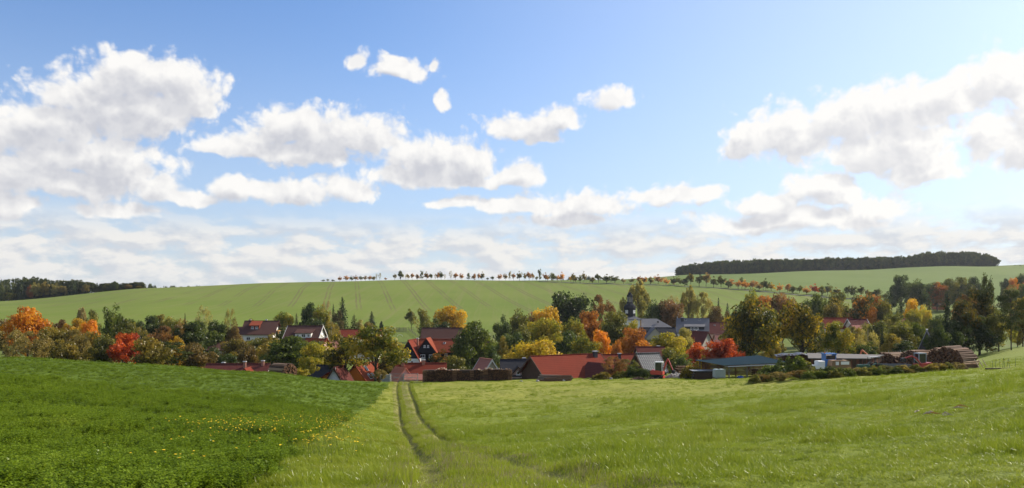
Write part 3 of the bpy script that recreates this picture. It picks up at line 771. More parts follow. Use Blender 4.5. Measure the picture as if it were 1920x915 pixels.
tree_count = {}
def tree(u, vtop, wpx, d, kind, leaf, label, var=None, name=None, group=None, cat='tree', rz=None, sink=0.0, trunkmat=None, base_v=None):
    r = random.Random(int(u * 131 + vtop * 17 + d * 7))
    protos = PROTO[kind]; i = r.randrange(len(protos)) if var is None else var % len(protos)
    x = (u - CX) * d / F; zb = h1(x, d) - sink if base_v is None else (VH - base_v) * d / F
    zt = (VH - vtop) * d / F; hgt = max(1.0, (zt - zb) * 1.03); w = wpx * d / F * (1.18 if d < 400 else 1.14 if d < 480 else .98)
    if d < 400 and kind in ('round', 'bush', 'tall', 'stem'): w = max(w, hgt * (0.38 if kind == 'tall' else 0.48))
    nm = name or {'spruce': 'spruce_tree', 'broadspruce': 'spruce_tree', 'pine': 'pine_tree', 'larch': 'larch_tree', 'poplar': 'poplar_tree', 'bush': 'shrub', 'shrubby': 'tree', 'thuja': 'thuja', 'loose': 'birch_tree'}.get(kind, 'tree')
    e = empty(nm, (x, d, zb), r.uniform(0, 6.28) if rz is None else rz, (w, w * r.uniform(.9, 1.08), hgt))
    for part, me, mat in (('stems' if kind == 'mound' else 'trunk', protos[i][1], trunkmat), ('crown', protos[i][0], LM[leaf])):
        o = bpy.data.objects.new(part, me); COL.objects.link(o); o.parent = e
        if mat is not None:
            o.material_slots[0].link = 'OBJECT'; o.material_slots[0].material = mat
    tag(e, label, cat, group)
    return e

# ---- trees round the village: (column, top row, crown width, distance, kind, foliage, label)
GV = 'village trees on the left, behind the crop field'
T = [
 # far left, back
 (6,597,42,205,'round','brown','brown round tree cut by the left edge of the picture'),
 (52,573,68,172,'round','orange','big orange round tree standing out on the far left',1),
 (88,592,38,182,'tall','olive','olive tree close on the right of the big orange one'),
 (116,598,36,215,'round','brownred','small reddish brown tree behind the olive trees on the left'),
 (141,599,40,212,'round','gold','small ochre tree right of the reddish brown one on the left'),
 (153,577,18,245,'poplar','palegrey','slim grey half bare poplar on the left'),
 (173,579,30,242,'tall','olivegreen','olive green tree right of the slim grey poplar'),
 (167,598,32,205,'round','orange','small orange topped tree below the slim grey poplar'),
 (209,566,50,190,'tall','green','tallest green tree on the left, right of the orange topped one',0),
 (230,600,42,178,'bush','olivegreen','olive green lower tree against the tallest green tree'),
 (250,597,44,222,'round','dkgreen','dark green tree above the red maple'),
 (281,594,42,226,'round','dkgreen','dark green tree second right of the tallest green tree'),
 (300,588,32,232,'tall','olive','narrow olive tree above the pinkish bare tree'),
 (325,593,38,228,'round','olivegreen','broad olive green tree left of the grey green spire tree'),
 (347,586,16,242,'spruce','needle','small grey green pointed conifer behind the left trees'),
 (338,602,42,200,'round','brown','brown tree below the small pointed conifer'),
 (383,571,30,255,'loose','pale','pale airy birch standing against the slope on the left'),
 (432,577,24,260,'loose','pale','faint small pale birch beside the ditch on the slope'),
 (408,599,36,200,'round','dkgreen','dark round tree left of the white house with brown roof'),
 (437,608,34,200,'round','brown','dark brown round tree touching the white house garage'),
 (470,600,26,240,'bush','greyolive','low grey green bush at the corner of the white house roof'),
 (262,612,34,172,'loose','olive','thin olive tree above and right of the red maple'),
 (304,612,58,166,'shrubby','brownred','pinkish brown half bare tree on the left'),
 (355,606,56,168,'round','dkgreen','large dark green tree left of the low brown roof'),
 (400,622,44,186,'bush','green','green shrub beside the low brown barn roof'),
 (375,600,40,205,'tall','green','green tree between the dark round tree and the big dark green one'),
 # far left, front row behind the crest of the crop field
 (18,618,64,140,'shrubby','greyolive','grey olive half bare tree at the lower left edge'),
 (64,622,62,136,'shrubby','greyolive','grey half bare thicket below the big orange tree'),
 (103,612,64,146,'round','olive','yellowish olive tree right of the grey thicket'),
 (126,634,50,134,'bush','olive','low olive bush at the crop edge right of the grey thicket'),
 (143,618,46,146,'shrubby','greyolive','grey brown twiggy tree with a pale top'),
 (168,620,50,150,'round','olive','dark olive spreading tree left of the pale green one'),
 (196,629,52,138,'round','olivegreen','pale olive green tree just left of the red maple'),
 (237,627,60,136,'round','red','bright red maple on the left behind the crop field',0),
 (284,634,62,131,'bush','olive','yellow tinged olive bush right of the red maple',0),
 (332,629,34,152,'round','gold','small golden yellow tree on the left'),
 (322,642,58,136,'pine','needle','dark drooping pine right of the yellow tinged olive bush',0),
 (368,644,58,140,'bush','brown','wide brown olive bush at the crop edge'),
 (404,652,42,150,'bush','dkgreen','dark green bush above the left end of the dark red roofs'),
 (442,634,52,170,'round','olive','olive brown tree above the chimneys of the dark red roofs'),
 (467,640,44,160,'bush','brown','brown bush between the olive brown tree and the big green one'),
 (482,633,54,204,'round','olivegreen','olive green tree hiding the lower wall of the white house'),
 (500,642,46,186,'bush','olive','low olive shrub under the white house balcony'),
 (430,664,34,140,'bush','dkgreen','small dark bush just above the dark red roofs'),
 # middle left
 (534,584,42,262,'round','greenyel','green tree with yellow top behind the two white houses'),
 (556,587,22,268,'spruce','needle','small dark spruce between the yellow topped tree and conifers'),
 (582,566,44,264,'round','dkgreen','dark tall tree at the left of the conifer group'),
 (602,576,44,258,'round','greenyel','yellowish green tree in the middle of the conifer group'),
 (612,562,22,280,'loose','palegrey','bare grey tree rising behind the conifer group'),
 (625,568,18,258,'spruce','spruce','slender dark spruce left of the tallest spruce'),
 (642,556,44,256,'spruce','spruce','tallest dark spruce in the conifer group',0),
 (633,581,36,246,'larch','greyneedle','brownish grey larch in front of the tallest spruce'),
 (664,588,36,254,'broadspruce','needle','green spreading conifer at the right end of the conifer group'),
 (590,598,50,244,'bush','dkgreen','dark shrub at the foot of the conifer group'),
 (534,616,52,228,'bush','dkgreen','dark hedge like shrub between the two white houses'),
 (621,601,34,206,'loose','olive','yellowish birch right of the brown roofed dormer house'),
 (509,622,34,198,'tall','olive','pale yellow green tree in front of the white house balcony'),
 (520,640,40,180,'bush','olive','small olive bush left of the big round green tree'),
 (548,629,100,150,'round','green','big round green tree in the middle left',1),
 (596,640,56,142,'round','yelgreen','bright yellow green tree joined to the big round green one',2),
 (584,666,28,118,'stem','yelgreen','little yellow green tree with thin trunk by the log heap'),
 (566,690,30,112,'bush','yelgreen','small yellow green bush at the log heap'),
 (625,650,44,150,'bush','yelgreen','yellow green bush left of the dark stemmed tree'),
 (648,622,84,126,'stem','darkyel','dark green tree with orange top and black trunk',0),
 (704,612,96,120,'stem','greenyel','big yellow green tree beside the orange house',1),
 (734,624,38,138,'tall','greenyel','yellow topped tree at the right of the big yellow green tree',2),
 (724,652,34,130,'bush','olive','olive lower foliage left of the slate house',1),
 (676,600,22,300,'bush','pale','pale bush at the right of the conifer group'),
 (690,604,24,318,'bush','olive','round olive bush beside the lone dark spruce'),
 (697,583,24,330,'spruce','spruce','lone dark spruce in the garden below the field'),
 (715,600,7,326,'thuja','spruce','small dark column shaped thuja on the garden edge'),
 (771,576,20,342,'mini','olivegreen','lone small tree with bare trunk on the garden fence line'),
 (782,597,12,338,'minibare','pale','tiny pale sapling right of the lone small tree'),
 (796,573,28,300,'tall','olivegreen','slim green tree left of the golden round tree'),
 (816,583,26,292,'spruce','spruce','dark spruce tip beside the golden round tree'),
 (842,572,58,286,'round','gold','golden yellow round tree behind the brown barn roof',1),
 (822,596,46,276,'bush','dkgreen','dark round bush in front of the golden round tree'),
 (800,604,30,272,'bush','olivegreen','olive bush left of the brown barn roof'),
 # middle
 (888,600,80,164,'round','green','large dark green round tree right of the slate houses',1),
 (862,632,36,168,'bush','dkgreen','dark foliage at the left foot of the large dark green tree'),
 (820,654,50,158,'bush','greenred','orange tinted bush in front of the slate house'),
 (848,668,50,138,'bush','olivegreen','olive green bush behind the firewood stack'),
 (943,587,36,222,'tall','dkgreen','narrow very dark tree in the middle of the village',0),
 (974,584,46,230,'round','olivegreen','olive brown tree right of the narrow very dark tree'),
 (998,590,26,236,'round','brownred','small reddish crown between olive and ochre trees'),
 (1022,573,60,238,'round','gold','ochre yellow round tree below the chestnut'),
 (1022,594,62,208,'round','yelgreen','yellow green tree in front of the ochre one',2),
 (1002,636,88,148,'round','yellow','bright lemon yellow round tree above the barn',2),
 (945,630,38,172,'larch','olive','olive larch left of the lemon yellow tree'),
 (925,652,30,160,'bush','dkgreen','dark shrub right of the pale house wall'),
 (960,622,50,188,'round','dkgreen','dark green tree behind the olive larch'),
 (980,612,44,200,'bush','olivegreen','olive green foliage above the lemon yellow tree'),
 (1070,545,86,272,'round','dkgreen','huge dark green chestnut rising above the village',2),
 (1128,554,50,276,'shrubby','brownred','reddish brown thin crowned tree right of the chestnut'),
 (1074,598,60,216,'round','greenyel','dark tree with yellow orange top below the chestnut'),
 (1104,586,52,226,'round','rust','rust brown tree left of the church trees'),
 (1062,622,54,190,'bush','dkgreen','dark green tree right of the lemon yellow tree'),
 (1095,632,56,176,'round','greenyel','green tree with yellow patches left of the salmon orange one'),
 (1132,611,42,180,'tall','orange','salmon orange tree left of the rust orange one'),
 (1152,587,66,212,'round','olivegreen','broad olive tree in front of the church'),
 (1184,592,26,206,'tall','yelgreen','lemon edged narrow tree against the white church wall'),
 (1190,617,66,162,'round','rust','round rust orange tree below the church',0),
 (1158,640,30,156,'bush','rust','small rust bush left of the round rust orange tree'),
 (1196,527,40,332,'poplar','pale','tall olive poplar behind the church tower',0),
 (1167,558,16,334,'poplar','pale','side shoot poplar left of the church tower'),
 (1228,566,38,302,'round','dkgreen','very dark tree right of the church tower'),
 (1256,560,50,300,'round','brownred','reddish brown broad tree left of the grey roofed house',2),
 (1262,552,26,352,'loose','pale','faint pale tree behind the reddish brown broad one'),
 (1291,537,28,334,'poplar','pale','tall yellow olive poplar behind the grey roofed house'),
 (1316,548,38,332,'shrubby','pale','pale grey green tree right of the tall yellow olive poplar'),
 (1346,576,42,288,'round','brown','brown green round tree right of the grey roofed house'),
 (1347,556,16,312,'spruce','spruce','dark pointed spruce above the brown green round tree'),
 (1364,566,20,306,'broadspruce','spruce','dark conifer clump right of the pointed spruce'),
 (1380,572,30,300,'bush','dkgreen','dark hedge shrub behind the big dark maple'),
 (1250,622,64,166,'round','yelgreen','yellow green tree right of the round rust orange tree',1),
 (1278,617,42,186,'round','pale','pale green tree in front of the beige gable house'),
 (1248,654,58,134,'bush','olivegreen','olive bush right of the black tiled roof'),
 (1278,664,36,128,'bush','green','green bush behind the rubble heap'),
 (1306,641,36,150,'round','red','small crimson tree left of the bright red one'),
 (1323,648,26,148,'bush','yellow','little yellow green tree between the two red ones'),
 (1353,634,60,141,'round','red','bright red round tree behind the green roofed shed',2),
 (1352,640,18,190,'thuja','dkgreen','dark little shrub by the grey gable house'),
 (1405,560,88,150,'round','darkyel','big dark maple with yellow tips behind the shed',1),
 (1447,624,32,158,'tall','olive','olive yellow tree right of the big dark maple'),
 (1504,553,90,146,'tall','darkyel','biggest maple with golden right edge behind the yard',2),
 (1571,605,54,140,'round','greenyel','smaller maple with golden edge right of the biggest maple'),
 (1467,547,34,252,'round','brownred','rust red round tree behind the two big maples'),
 (1432,558,28,258,'round','rust','orange tree left of the rust red one'),
 (1440,572,44,240,'round','greenyel','yellow green tree between the two big maples'),
 (1410,545,34,300,'round','greenyel','pale yellow top behind the big dark maple'),
 # right
 (1532,549,42,276,'round','green','grey green round tree right of the biggest maple'),
 (1549,551,9,272,'spruce','spruce','tiny dark spire conifer in the right village'),
 (1568,551,46,264,'round','olivegreen','pale olive tree right of the tiny spire conifer'),
 (1562,564,50,244,'round','olive','lower olive tree left of the red topped dark one'),
 (1616,556,58,250,'round','greenred','dark round tree with red top above the red roofs',0),
 (1636,551,22,274,'round','rust','orange crown behind the red topped dark tree'),
 (1654,560,46,238,'round','olivegreen','pale green tree right of the red topped dark one'),
 (1640,578,20,236,'bush','rust','small red bush under the pale green tree'),
 (1666,556,18,292,'spruce','spruce','small dark spruce right of the pale green tree'),
 (1688,554,34,286,'broadspruce','needle','grey green conifer on the valley edge right'),
 (1700,560,24,288,'spruce','spruce','dark spruce next to the grey green conifer'),
 (1714,563,14,272,'round','gold','little golden tree among the right conifers'),
 (1712,578,24,256,'round','yelgreen','pale yellow tree under the little golden one'),
 (1734,576,32,258,'round','yelgreen','yellow beige tree right of the pale yellow one'),
 (1728,558,20,284,'spruce','spruce','dark spruce right of the little golden tree'),
 (1742,556,26,282,'spruce','needle','last conifer before the far orange house'),
 (1690,590,34,230,'bush','olivegreen','olive green bush beside the pink roofs'),
 (1602,612,46,158,'shrubby','olive','olive brown thin tree below the long red roofs'),
 (1628,616,38,154,'loose','pale','pale twiggy tree right of the olive brown thin one'),
 (1654,612,20,150,'spruce','spruce','dark narrow spruce above the log heap'),
 (1690,605,52,152,'round','olivegreen','dark willow like tree in front of the pink roofs'),
 (1716,603,40,156,'round','green','dark green tree left of the steep dark roof'),
 (1672,628,46,146,'bush','olive','orange tinted bush below the willow like tree'),
 (1620,640,46,140,'bush','dkgreen','dark shrub behind the flat roofed shed'),
 (1700,640,50,142,'bush','dkgreen','dark shrub left of the steep dark roof'),
 (1745,598,34,160,'spruce','needle','dark conifer behind the steep dark roof'),
 (1776,548,36,142,'spruce','spruce','tall dark spruce at the left of the right grove',1),
 (1802,560,56,146,'tall','dkgold','dark tree with yellow shoulder in the right grove',1),
 (1838,544,64,152,'round','dkgold','broad dark tree with golden top in the right grove',0),
 (1815,548,26,170,'round','brownred','dark reddish crown behind the golden topped tree'),
 (1851,514,42,164,'larch','needle','tall green larch with bare trunk, highest of the right grove',0),
 (1896,547,50,142,'pine','needle','dark pine with visible trunk in the right grove',0),
 (1872,584,48,146,'bush','olivegreen','dark olive tree left of the dark pine'),
 (1835,594,60,146,'bush','dkgreen','very dark lower tree in the right grove'),
 (1792,604,60,144,'bush','dkgreen','black green undergrowth right of the steep dark roof'),
 (1918,556,46,156,'round','olive','olive tree cut by the right edge of the picture'),
 (1908,598,44,160,'shrubby','olive','thin olive tree behind the dark pine'),
 (1862,620,34,150,'shrubby','olive','twiggy undergrowth at the foot of the larch'),
 (1758,612,40,140,'bush','dkgreen','dark bush right beside the steep dark roof'),
 (1453,638,44,166,'bush','olive','low olive foliage closing the gap between the two big maples'),
 (1590,620,60,170,'round','olivegreen','olive tree below the long red roof'),
 (1640,600,50,190,'round','olivegreen','green tree below the red roof with pale verge'),
 (1675,590,50,214,'round','olivegreen','olive tree left of the faded pink roof'),
 (1756,590,34,200,'round','dkgreen','dark green tree in front of the far orange house'),
 (1520,600,60,190,'round','olivegreen','olive tree filling the gap behind the biggest maple'),
 (1380,600,60,186,'round','olivegreen','olive tree between red trees and big dark maple'),
 # tree belt below the hilltop pasture
 (1690,518,44,424,'round','dkgreen','tallest dark tree at the left end of the far tree belt'),
 (1718,526,36,426,'round','dkgreen','second tree from the left in the far tree belt'),
 (1738,525,34,430,'tall','green','third tree from the left in the far tree belt'),
 (1757,528,38,428,'round','redgreen','reddish tree in the middle of the far tree belt'),
 (1779,521,42,430,'round','olivegreen','olive tree right of the reddish one in the far belt'),
 (1803,518,40,432,'round','olivegreen','broad olive tree near the right of the far belt'),
 (1822,521,34,434,'round','dkgreen','dark tree at the right end of the far belt'),
 (1836,526,22,430,'tall','dkgreen','last small tree of the far belt beside the larch'),
 (1672,545,30,440,'bush','dkgreen','low bush at the left foot of the far belt'),
 (1886,521,18,470,'round','dkgreen','single dark tree on the slope at the right edge'),
 (1899,523,22,450,'round','rust','rust topped tree on the slope at the right edge'),
 (1915,512,22,480,'round','dkgreen','dark tree above the rust topped one at the right edge'),
 (1917,528,18,440,'round','rust','orange tree cut by the right edge of the picture'),
 (1895,537,40,420,'round','olivegreen','grey olive tree behind the pine at the right edge'),
 (1918,534,30,410,'round','green','grey green tree at the right edge below the orange one'),
 (1903,501,5,880,'mini','dkgreen','left of two tiny trees beside the hilltop lane'),
 (1913,501,6,870,'mini','dkgreen','right of two tiny trees beside the hilltop lane'),
]
for t_ in T:
    tree(*t_[:7], var=(t_[7] if len(t_) > 7 else None), trunkmat=(BIRCH if t_[4] == 'loose' else None))

# ---- avenue over the hill: (column, height px, width px, foliage, kind)
AV = [(606,4,7,'dkgreen','mini'),(615,5,6,'dkgreen','mini'),(624,4,8,'dkgreen','mini'),
 (637,9,8,'rust','mini'),(649,10,11,'rust','mini'),(659,9,8,'dkgreen','mini'),(667,10,10,'brownred','mini'),(677,9,8,'dkgreen','mini'),(685,9,8,'brown','mini'),(693,9,7,'rust','mini'),(700,8,9,'olive','mini'),
 (706,12,4,'palegrey','minibare'),(712,13,6,'palegrey','minibare'),(723,5,5,'brownred','mini'),(740,11,9,'palegrey','mini'),(751,18,12,'dkgreen','mini'),(761,10,5,'palegrey','minibare'),(765,11,8,'brown','mini'),(773,12,8,'brownred','mini'),
 (783,11,8,'redgreen','mini'),(791,16,8,'dkgreen','minislim'),(800,14,10,'redgreen','mini'),(808,11,9,'dkgreen','mini'),(816,11,5,'palegrey','minibare'),(821,13,7,'brownred','mini'),(827,15,9,'dkgreen','mini'),(834,10,5,'palegrey','minibare'),
 (845,16,7,'palegrey','minibare'),(854,13,11,'rust','mini'),(866,12,8,'brownred','mini'),(878,13,8,'dkgreen','minislim'),(889,13,9,'rust','mini'),(898,13,7,'brownred','mini'),(904,15,9,'olive','mini'),(914,5,6,'dkgreen','mini'),(923,8,8,'dkgreen','mini'),
 (936,11,10,'rust','mini'),(948,12,8,'brown','mini'),(956,17,6,'palegrey','minislim'),(963,13,8,'brownred','mini'),(974,16,11,'greyolive','mini'),(984,13,7,'olive','mini'),(992,16,12,'rust','mini'),(999,14,8,'brown','mini'),(1006,9,6,'olivegreen','mini'),(1012,21,9,'dkgreen','minislim'),
 (1023,15,11,'rust','mini'),(1027,10,13,'dkgreen','mini'),(1037,17,13,'green','mini'),(1046,10,11,'rust','mini'),(1053,17,11,'orange','mini'),(1070,11,7,'gold','mini'),(1075,17,9,'greyolive','mini'),(1079,10,8,'olive','mini'),(1088,14,10,'green','mini'),(1095,19,9,'greyolive','mini'),
 (1111,12,10,'olive','mini'),(1122,16,13,'dkgreen','mini'),(1137,16,15,'dkgreen','mini'),(1153,13,16,'dkgreen','mini'),(1169,10,9,'palegrey','mini'),(1185,10,9,'greyolive','mini'),(1199,15,11,'brownred','mini'),(1207,12,11,'rust','mini'),(1220,15,10,'olive','mini'),(1234,16,14,'brownred','mini'),(1249,12,10,'orange','mini'),
 (1262,8,7,'orange','mini'),(1264,15,11,'dkgreen','mini'),(1273,15,10,'green','mini'),(1284,15,14,'dkgreen','mini'),(1295,23,13,'darkyel','mini'),(1311,22,13,'dkgreen','mini'),(1324,25,15,'brown','mini'),(1338,19,13,'dkgreen','mini'),(1352,21,13,'olivegreen','mini'),
 (1366,15,12,'dkgreen','mini'),(1370,16,14,'rust','mini'),(1384,16,11,'orange','mini'),(1391,20,10,'dkgreen','mini'),(1397,17,11,'orange','mini'),(1410,16,16,'rust','mini'),(1423,14,10,'brown','mini'),(1431,17,14,'dkgreen','mini'),(1436,22,10,'dkgreen','mini'),(1446,14,13,'gold','mini'),(1462,15,10,'orange','mini'),(1477,16,10,'rust','mini'),
 (1487,15,11,'dkgreen','mini'),(1499,14,11,'green','mini'),(1512,15,12,'orange','mini'),(1528,18,15,'red','mini'),(1541,20,12,'greenyel','mini'),(1552,20,15,'dkgreen','mini'),(1567,17,16,'darkyel','mini'),(1590,20,16,'dkgreen','mini'),(1600,22,14,'dkgreen','mini'),(1614,21,13,'green','mini'),(1628,17,11,'olive','mini'),(1643,18,18,'dkgreen','mini'),(1658,12,14,'dkgreen','mini')]
CN = {'dkgreen':'dark green','rust':'rust orange','brownred':'reddish brown','brown':'brown','olive':'olive','palegrey':'pale grey','redgreen':'green and red','olivegreen':'olive green','green':'green','orange':'orange','gold':'yellow','greyolive':'grey green','darkyel':'dark and yellow','red':'bright red','greenyel':'yellowish'}
def ordinal(n):
    one = ['', 'first', 'second', 'third', 'fourth', 'fifth', 'sixth', 'seventh', 'eighth', 'ninth', 'tenth', 'eleventh', 'twelfth', 'thirteenth', 'fourteenth', 'fifteenth', 'sixteenth', 'seventeenth', 'eighteenth', 'nineteenth']
    if n < 20: return one[n]
    tens = {2: 'twenty', 3: 'thirty', 4: 'forty', 5: 'fifty', 6: 'sixty', 7: 'seventy', 8: 'eighty', 9: 'ninety', 10: 'one hundred'}
    if n >= 100: return 'one hundred and ' + ordinal(n - 100) if n > 100 else 'one hundredth'
    if n % 10 == 0: return tens[n // 10][:-1] + 'ieth'
    return tens[n // 10] + '-' + one[n % 10]
for i, (u, hp, wp, lf, kd) in enumerate(AV):
    d = av_d(u) + (3 if i % 2 else -3)
    x = (u - CX) * d / F; zb = h1(x, d); vb = VH - zb * F / d
    shape = {'minibare': 'bare', 'minislim': 'slim', 'mini': 'round'}[kd]
    tree(u, vb - hp * 1.12, wp * (1.36 if u > 1100 else 1.15), d, kd, 'av_' + lf if 'av_' + lf in LM else lf, f'{CN[lf]} {shape} tree, {ordinal(i + 1)} from the left in the hilltop row', name='avenue_tree', group='row of small trees along the hilltop')

# ---- woods on the skyline -------------------------------------------------
def scatter(name, label, cat, pts, rots, scls, idxs, protos, kind='stuff'):
    """points carry rotation, scale and which prototype; geometry nodes set the copies"""
    me = bpy.data.meshes.new(name); n = len(pts)
    me.vertices.add(n); me.vertices.foreach_set('co', np.asarray(pts, np.float32).ravel())
    a = me.attributes.new('rot', 'FLOAT_VECTOR', 'POINT'); a.data.foreach_set('vector', np.asarray(rots, np.float32).ravel())
    a = me.attributes.new('scl', 'FLOAT_VECTOR', 'POINT'); a.data.foreach_set('vector', np.asarray(scls, np.float32).ravel())
    a = me.attributes.new('idx', 'INT', 'POINT'); a.data.foreach_set('value', np.asarray(idxs, np.int32))
    o = bpy.data.objects.new(name, me); COL.objects.link(o)
    coll = bpy.data.collections.new(name + '_kinds')
    for k, (m, mat) in enumerate(protos):
        po = bpy.data.objects.new('%s_kind_%02d' % (name, k), m); coll.objects.link(po)
        if mat is not None:
            if not len(m.materials): m.materials.append(mat)
            po.material_slots[0].link = 'OBJECT'; po.material_slots[0].material = mat
    ng = bpy.data.node_groups.new(name + '_scatter', 'GeometryNodeTree')
    ng.interface.new_socket('Geometry', in_out='INPUT', socket_type='NodeSocketGeometry')
    ng.interface.new_socket('Geometry', in_out='OUTPUT', socket_type='NodeSocketGeometry')
    gi = ng.nodes.new('NodeGroupInput'); go = ng.nodes.new('NodeGroupOutput')
    iop = ng.nodes.new('GeometryNodeInstanceOnPoints'); ci = ng.nodes.new('GeometryNodeCollectionInfo')
    ci.inputs['Collection'].default_value = coll; ci.inputs['Separate Children'].default_value = True; ci.inputs['Reset Children'].default_value = True
    def attr(nm, ty):
        x = ng.nodes.new('GeometryNodeInputNamedAttribute'); x.data_type = ty; x.inputs['Name'].default_value = nm
        return x.outputs['Attribute']
    ng.links.new(gi.outputs[0], iop.inputs['Points']); ng.links.new(ci.outputs[0], iop.inputs['Instance'])
    iop.inputs['Pick Instance'].default_value = True
    ng.links.new(attr('idx', 'INT'), iop.inputs['Instance Index'])
    ng.links.new(attr('rot', 'FLOAT_VECTOR'), iop.inputs['Rotation']); ng.links.new(attr('scl', 'FLOAT_VECTOR'), iop.inputs['Scale'])
    ng.links.new(iop.outputs[0], go.inputs[0])
    md = o.modifiers.new('scatter', 'NODES'); md.node_group = ng
    tag(o, label, cat, kind=kind)
    return o

def wood(name, label, u0, u1, d0, d1, n, top, wlim, kinds, seed):
    """far wood that reads as one mass; top = rows of its upper outline"""
    r = np.random.default_rng(seed); pts = []; rot = []; scl = []; idx = []
    for i in range(n):
        u = r.uniform(u0, u1); f = r.uniform() ** 1.3
        if i < n * 0.35: f = r.uniform(0, 0.06)
        d = np.interp(u, *d0) + f * np.interp(u, *d1) if isinstance(d0, tuple) else d0 + f * d1
        x = (u - CX) * d / F; z = h1(x, d); zt = (VH - np.interp(u, *top)) * d / F
        hh = max(6.0, (zt - z)) * (r.uniform(.80, 1.0) if f < .3 else r.uniform(.88, 1.06))
        w = r.uniform(*wlim)
        pts.append((x, d, z)); rot.append((0, 0, r.uniform(0, 6.28))); scl.append((w, w, hh)); idx.append(r.integers(len(kinds)))
    return scatter(name, label, 'wood', pts, rot, scl, idx, kinds)
K = lambda k, i, lf: (PROTO[k][i][0], LM[lf])
wood('forest', 'dark conifer forest on the hilltop to the right', 1272, 1866, 872, 45, 1150,
     ([1272, 1300, 1360, 1420, 1500, 1600, 1715, 1722, 1760, 1800, 1845, 1866], [499, 494, 489, 486, 485, 482, 480, 474, 472, 471, 474, 482]), (7, 11),
     [K('spruce', 0, 'spruce'), K('spruce', 1, 'spruce'), K('spruce', 2, 'needle'), K('pine', 0, 'needle'), K('tall', 1, 'dkgreen'), K('tall', 0, 'dkgreen'), K('round', 0, 'dkgreen')], 5)
wood('woodland', 'mixed conifer wood behind the slope at the far left', -60, 268, ([-60, 0, 270], [628, 632, 645]), ([-60, 270], [70, 25]), 210,
     ([-60, 0, 60, 120, 180, 215, 268], [521, 520, 519, 523, 528, 529, 536]), (6.5, 10),
     [K('spruce', 0, 'spruce'), K('spruce', 1, 'spruce'), K('spruce', 2, 'needle'), K('pine', 0, 'needle'), K('tall', 1, 'dkgreen')], 6)
wood('distant_wood', 'thin strip of far wood on the left skyline', 258, 425, 1150, 40, 90,
     ([258, 300, 350, 390, 425], [534, 535, 536, 536.5, 534.5]), (9, 14), [K('spruce', 1, 'needle'), K('round', 0, 'dkgreen')], 8)
wood('skyline_wood', 'thin dark strip of far wood behind the hilltop row', 1054, 1120, 1150, 30, 40, ([1054, 1120], [518, 519]), (9, 14), [K('spruce', 1, 'needle'), K('round', 0, 'dkgreen')], 9)
# trees one can tell apart along the front of the left wood
for (u, v, w, kd, lf, lb) in [
 (3,524,26,'spruce','needle','dark spruce at the left end of the wood edge'),(20,548,26,'round','greenyel','small yellow green tree low at the edge of the left wood'),
 (40,527,20,'spruce','spruce','dark spruce in the wood edge left of the larches'),(68,528,24,'tall','pale','ochre larch like tree at the wood edge'),(84,526,24,'tall','olive','tall olive tree in the wood edge, second of the pale ones'),
 (102,530,22,'tall','pale','pale brown tree in the wood edge, third of the pale ones'),(120,534,22,'tall','greyolive','grey green tree in the wood edge, last of the pale ones'),(56,536,16,'round','rust','small rust tree at the foot of the wood edge'),
 (138,526,26,'spruce','spruce','dark spruce right of the pale trees in the wood edge'),(160,533,16,'round','olive','small olive tree in the right part of the left wood'),(196,534,20,'spruce','needle','conifer in the low right part of the left wood'),
 (215,527,16,'round','dkgreen','round dark tree standing above the right end of the left wood'),(240,533,14,'round','brown','brown tree near the right tip of the left wood'),(260,536,14,'round','olive','pale bush at the right tip of the left wood')]:
    d = float(np.interp(u, [-60, 0, 270], [622, 626, 640]))
    tree(u, v, w, d, kd, lf, lb, group='trees along the edge of the left wood')

# ------------------------------------------------------------------ buildings
W_WHITE = plain('white_render', (0.74, 0.72, 0.68), .85, .10, 1.2)
W_CREAM = plain('cream_render', (0.62, 0.55, 0.42), .85, .12, 1.2)
W_BEIGE = plain('grey_beige_render', (0.40, 0.355, 0.30), .9, .16, 1.2)
W_PINK = plain('pinkish_render', (0.55, 0.36, 0.32), .9, .12, 1.2)
W_ORANGE = plain('orange_render', (0.66, 0.20, 0.03), .85, .10, 1.5)
W_SLATE = roof_mat('slate_cladding', (0.030, 0.032, 0.038, 1), (0.05, 0.05, 0.055, 1), .28)
W_WOOD = plain('dark_timber', (0.085, 0.050, 0.032), .85, .3, 2.5)
W_STONE = plain('rubble_stone', (0.22, 0.19, 0.16), .95, .4, 3)
W_REDWOOD = plain('red_brown_boards', (0.16, 0.060, 0.035), .8, .25, 2.5)
R_RED = roof_mat('red_roof_tiles', (0.195, 0.040, 0.023, 1), (0.135, 0.034, 0.022, 1), .40)
R_BRIGHT = roof_mat('orange_red_roof_tiles', (0.25, 0.060, 0.030, 1), (0.17, 0.048, 0.030, 1), .36)
R_DARKRED = roof_mat('dark_red_roof_tiles', (0.125, 0.038, 0.032, 1), (0.080, 0.032, 0.029, 1), .36)
R_BROWN = roof_mat('brown_roof_tiles', (0.100, 0.050, 0.040, 1), (0.072, 0.043, 0.038, 1), .36)
R_GREY = roof_mat('grey_slate_roof', (0.175, 0.175, 0.185, 1), (0.13, 0.13, 0.135, 1), .32)
R_BLACK = roof_mat('dark_slate_roof', (0.040, 0.042, 0.048, 1), (0.055, 0.055, 0.06, 1), .32)
R_PINK = roof_mat('faded_pink_roof', (0.34, 0.15, 0.115, 1), (0.25, 0.12, 0.10, 1), .36)
R_SALMON = plain('salmon_metal_sheet', (0.56, 0.20, 0.14), .45, .12, 2.0)
BRICK = plain('chimney_brick', (0.36, 0.17, 0.12), .9, .25, 6)
CAPM = plain('chimney_cap', (0.5, 0.5, 0.5), .8, .15, 6)
DARKCH = plain('slate_chimney', (0.05, 0.05, 0.055), .7, .2, 6)
FRAME = plain('window_frame_white', (0.72, 0.71, 0.68), .6, .05, 5)
BEAM = plain('painted_beam', (0.50, 0.24, 0.06), .7, .15, 4)
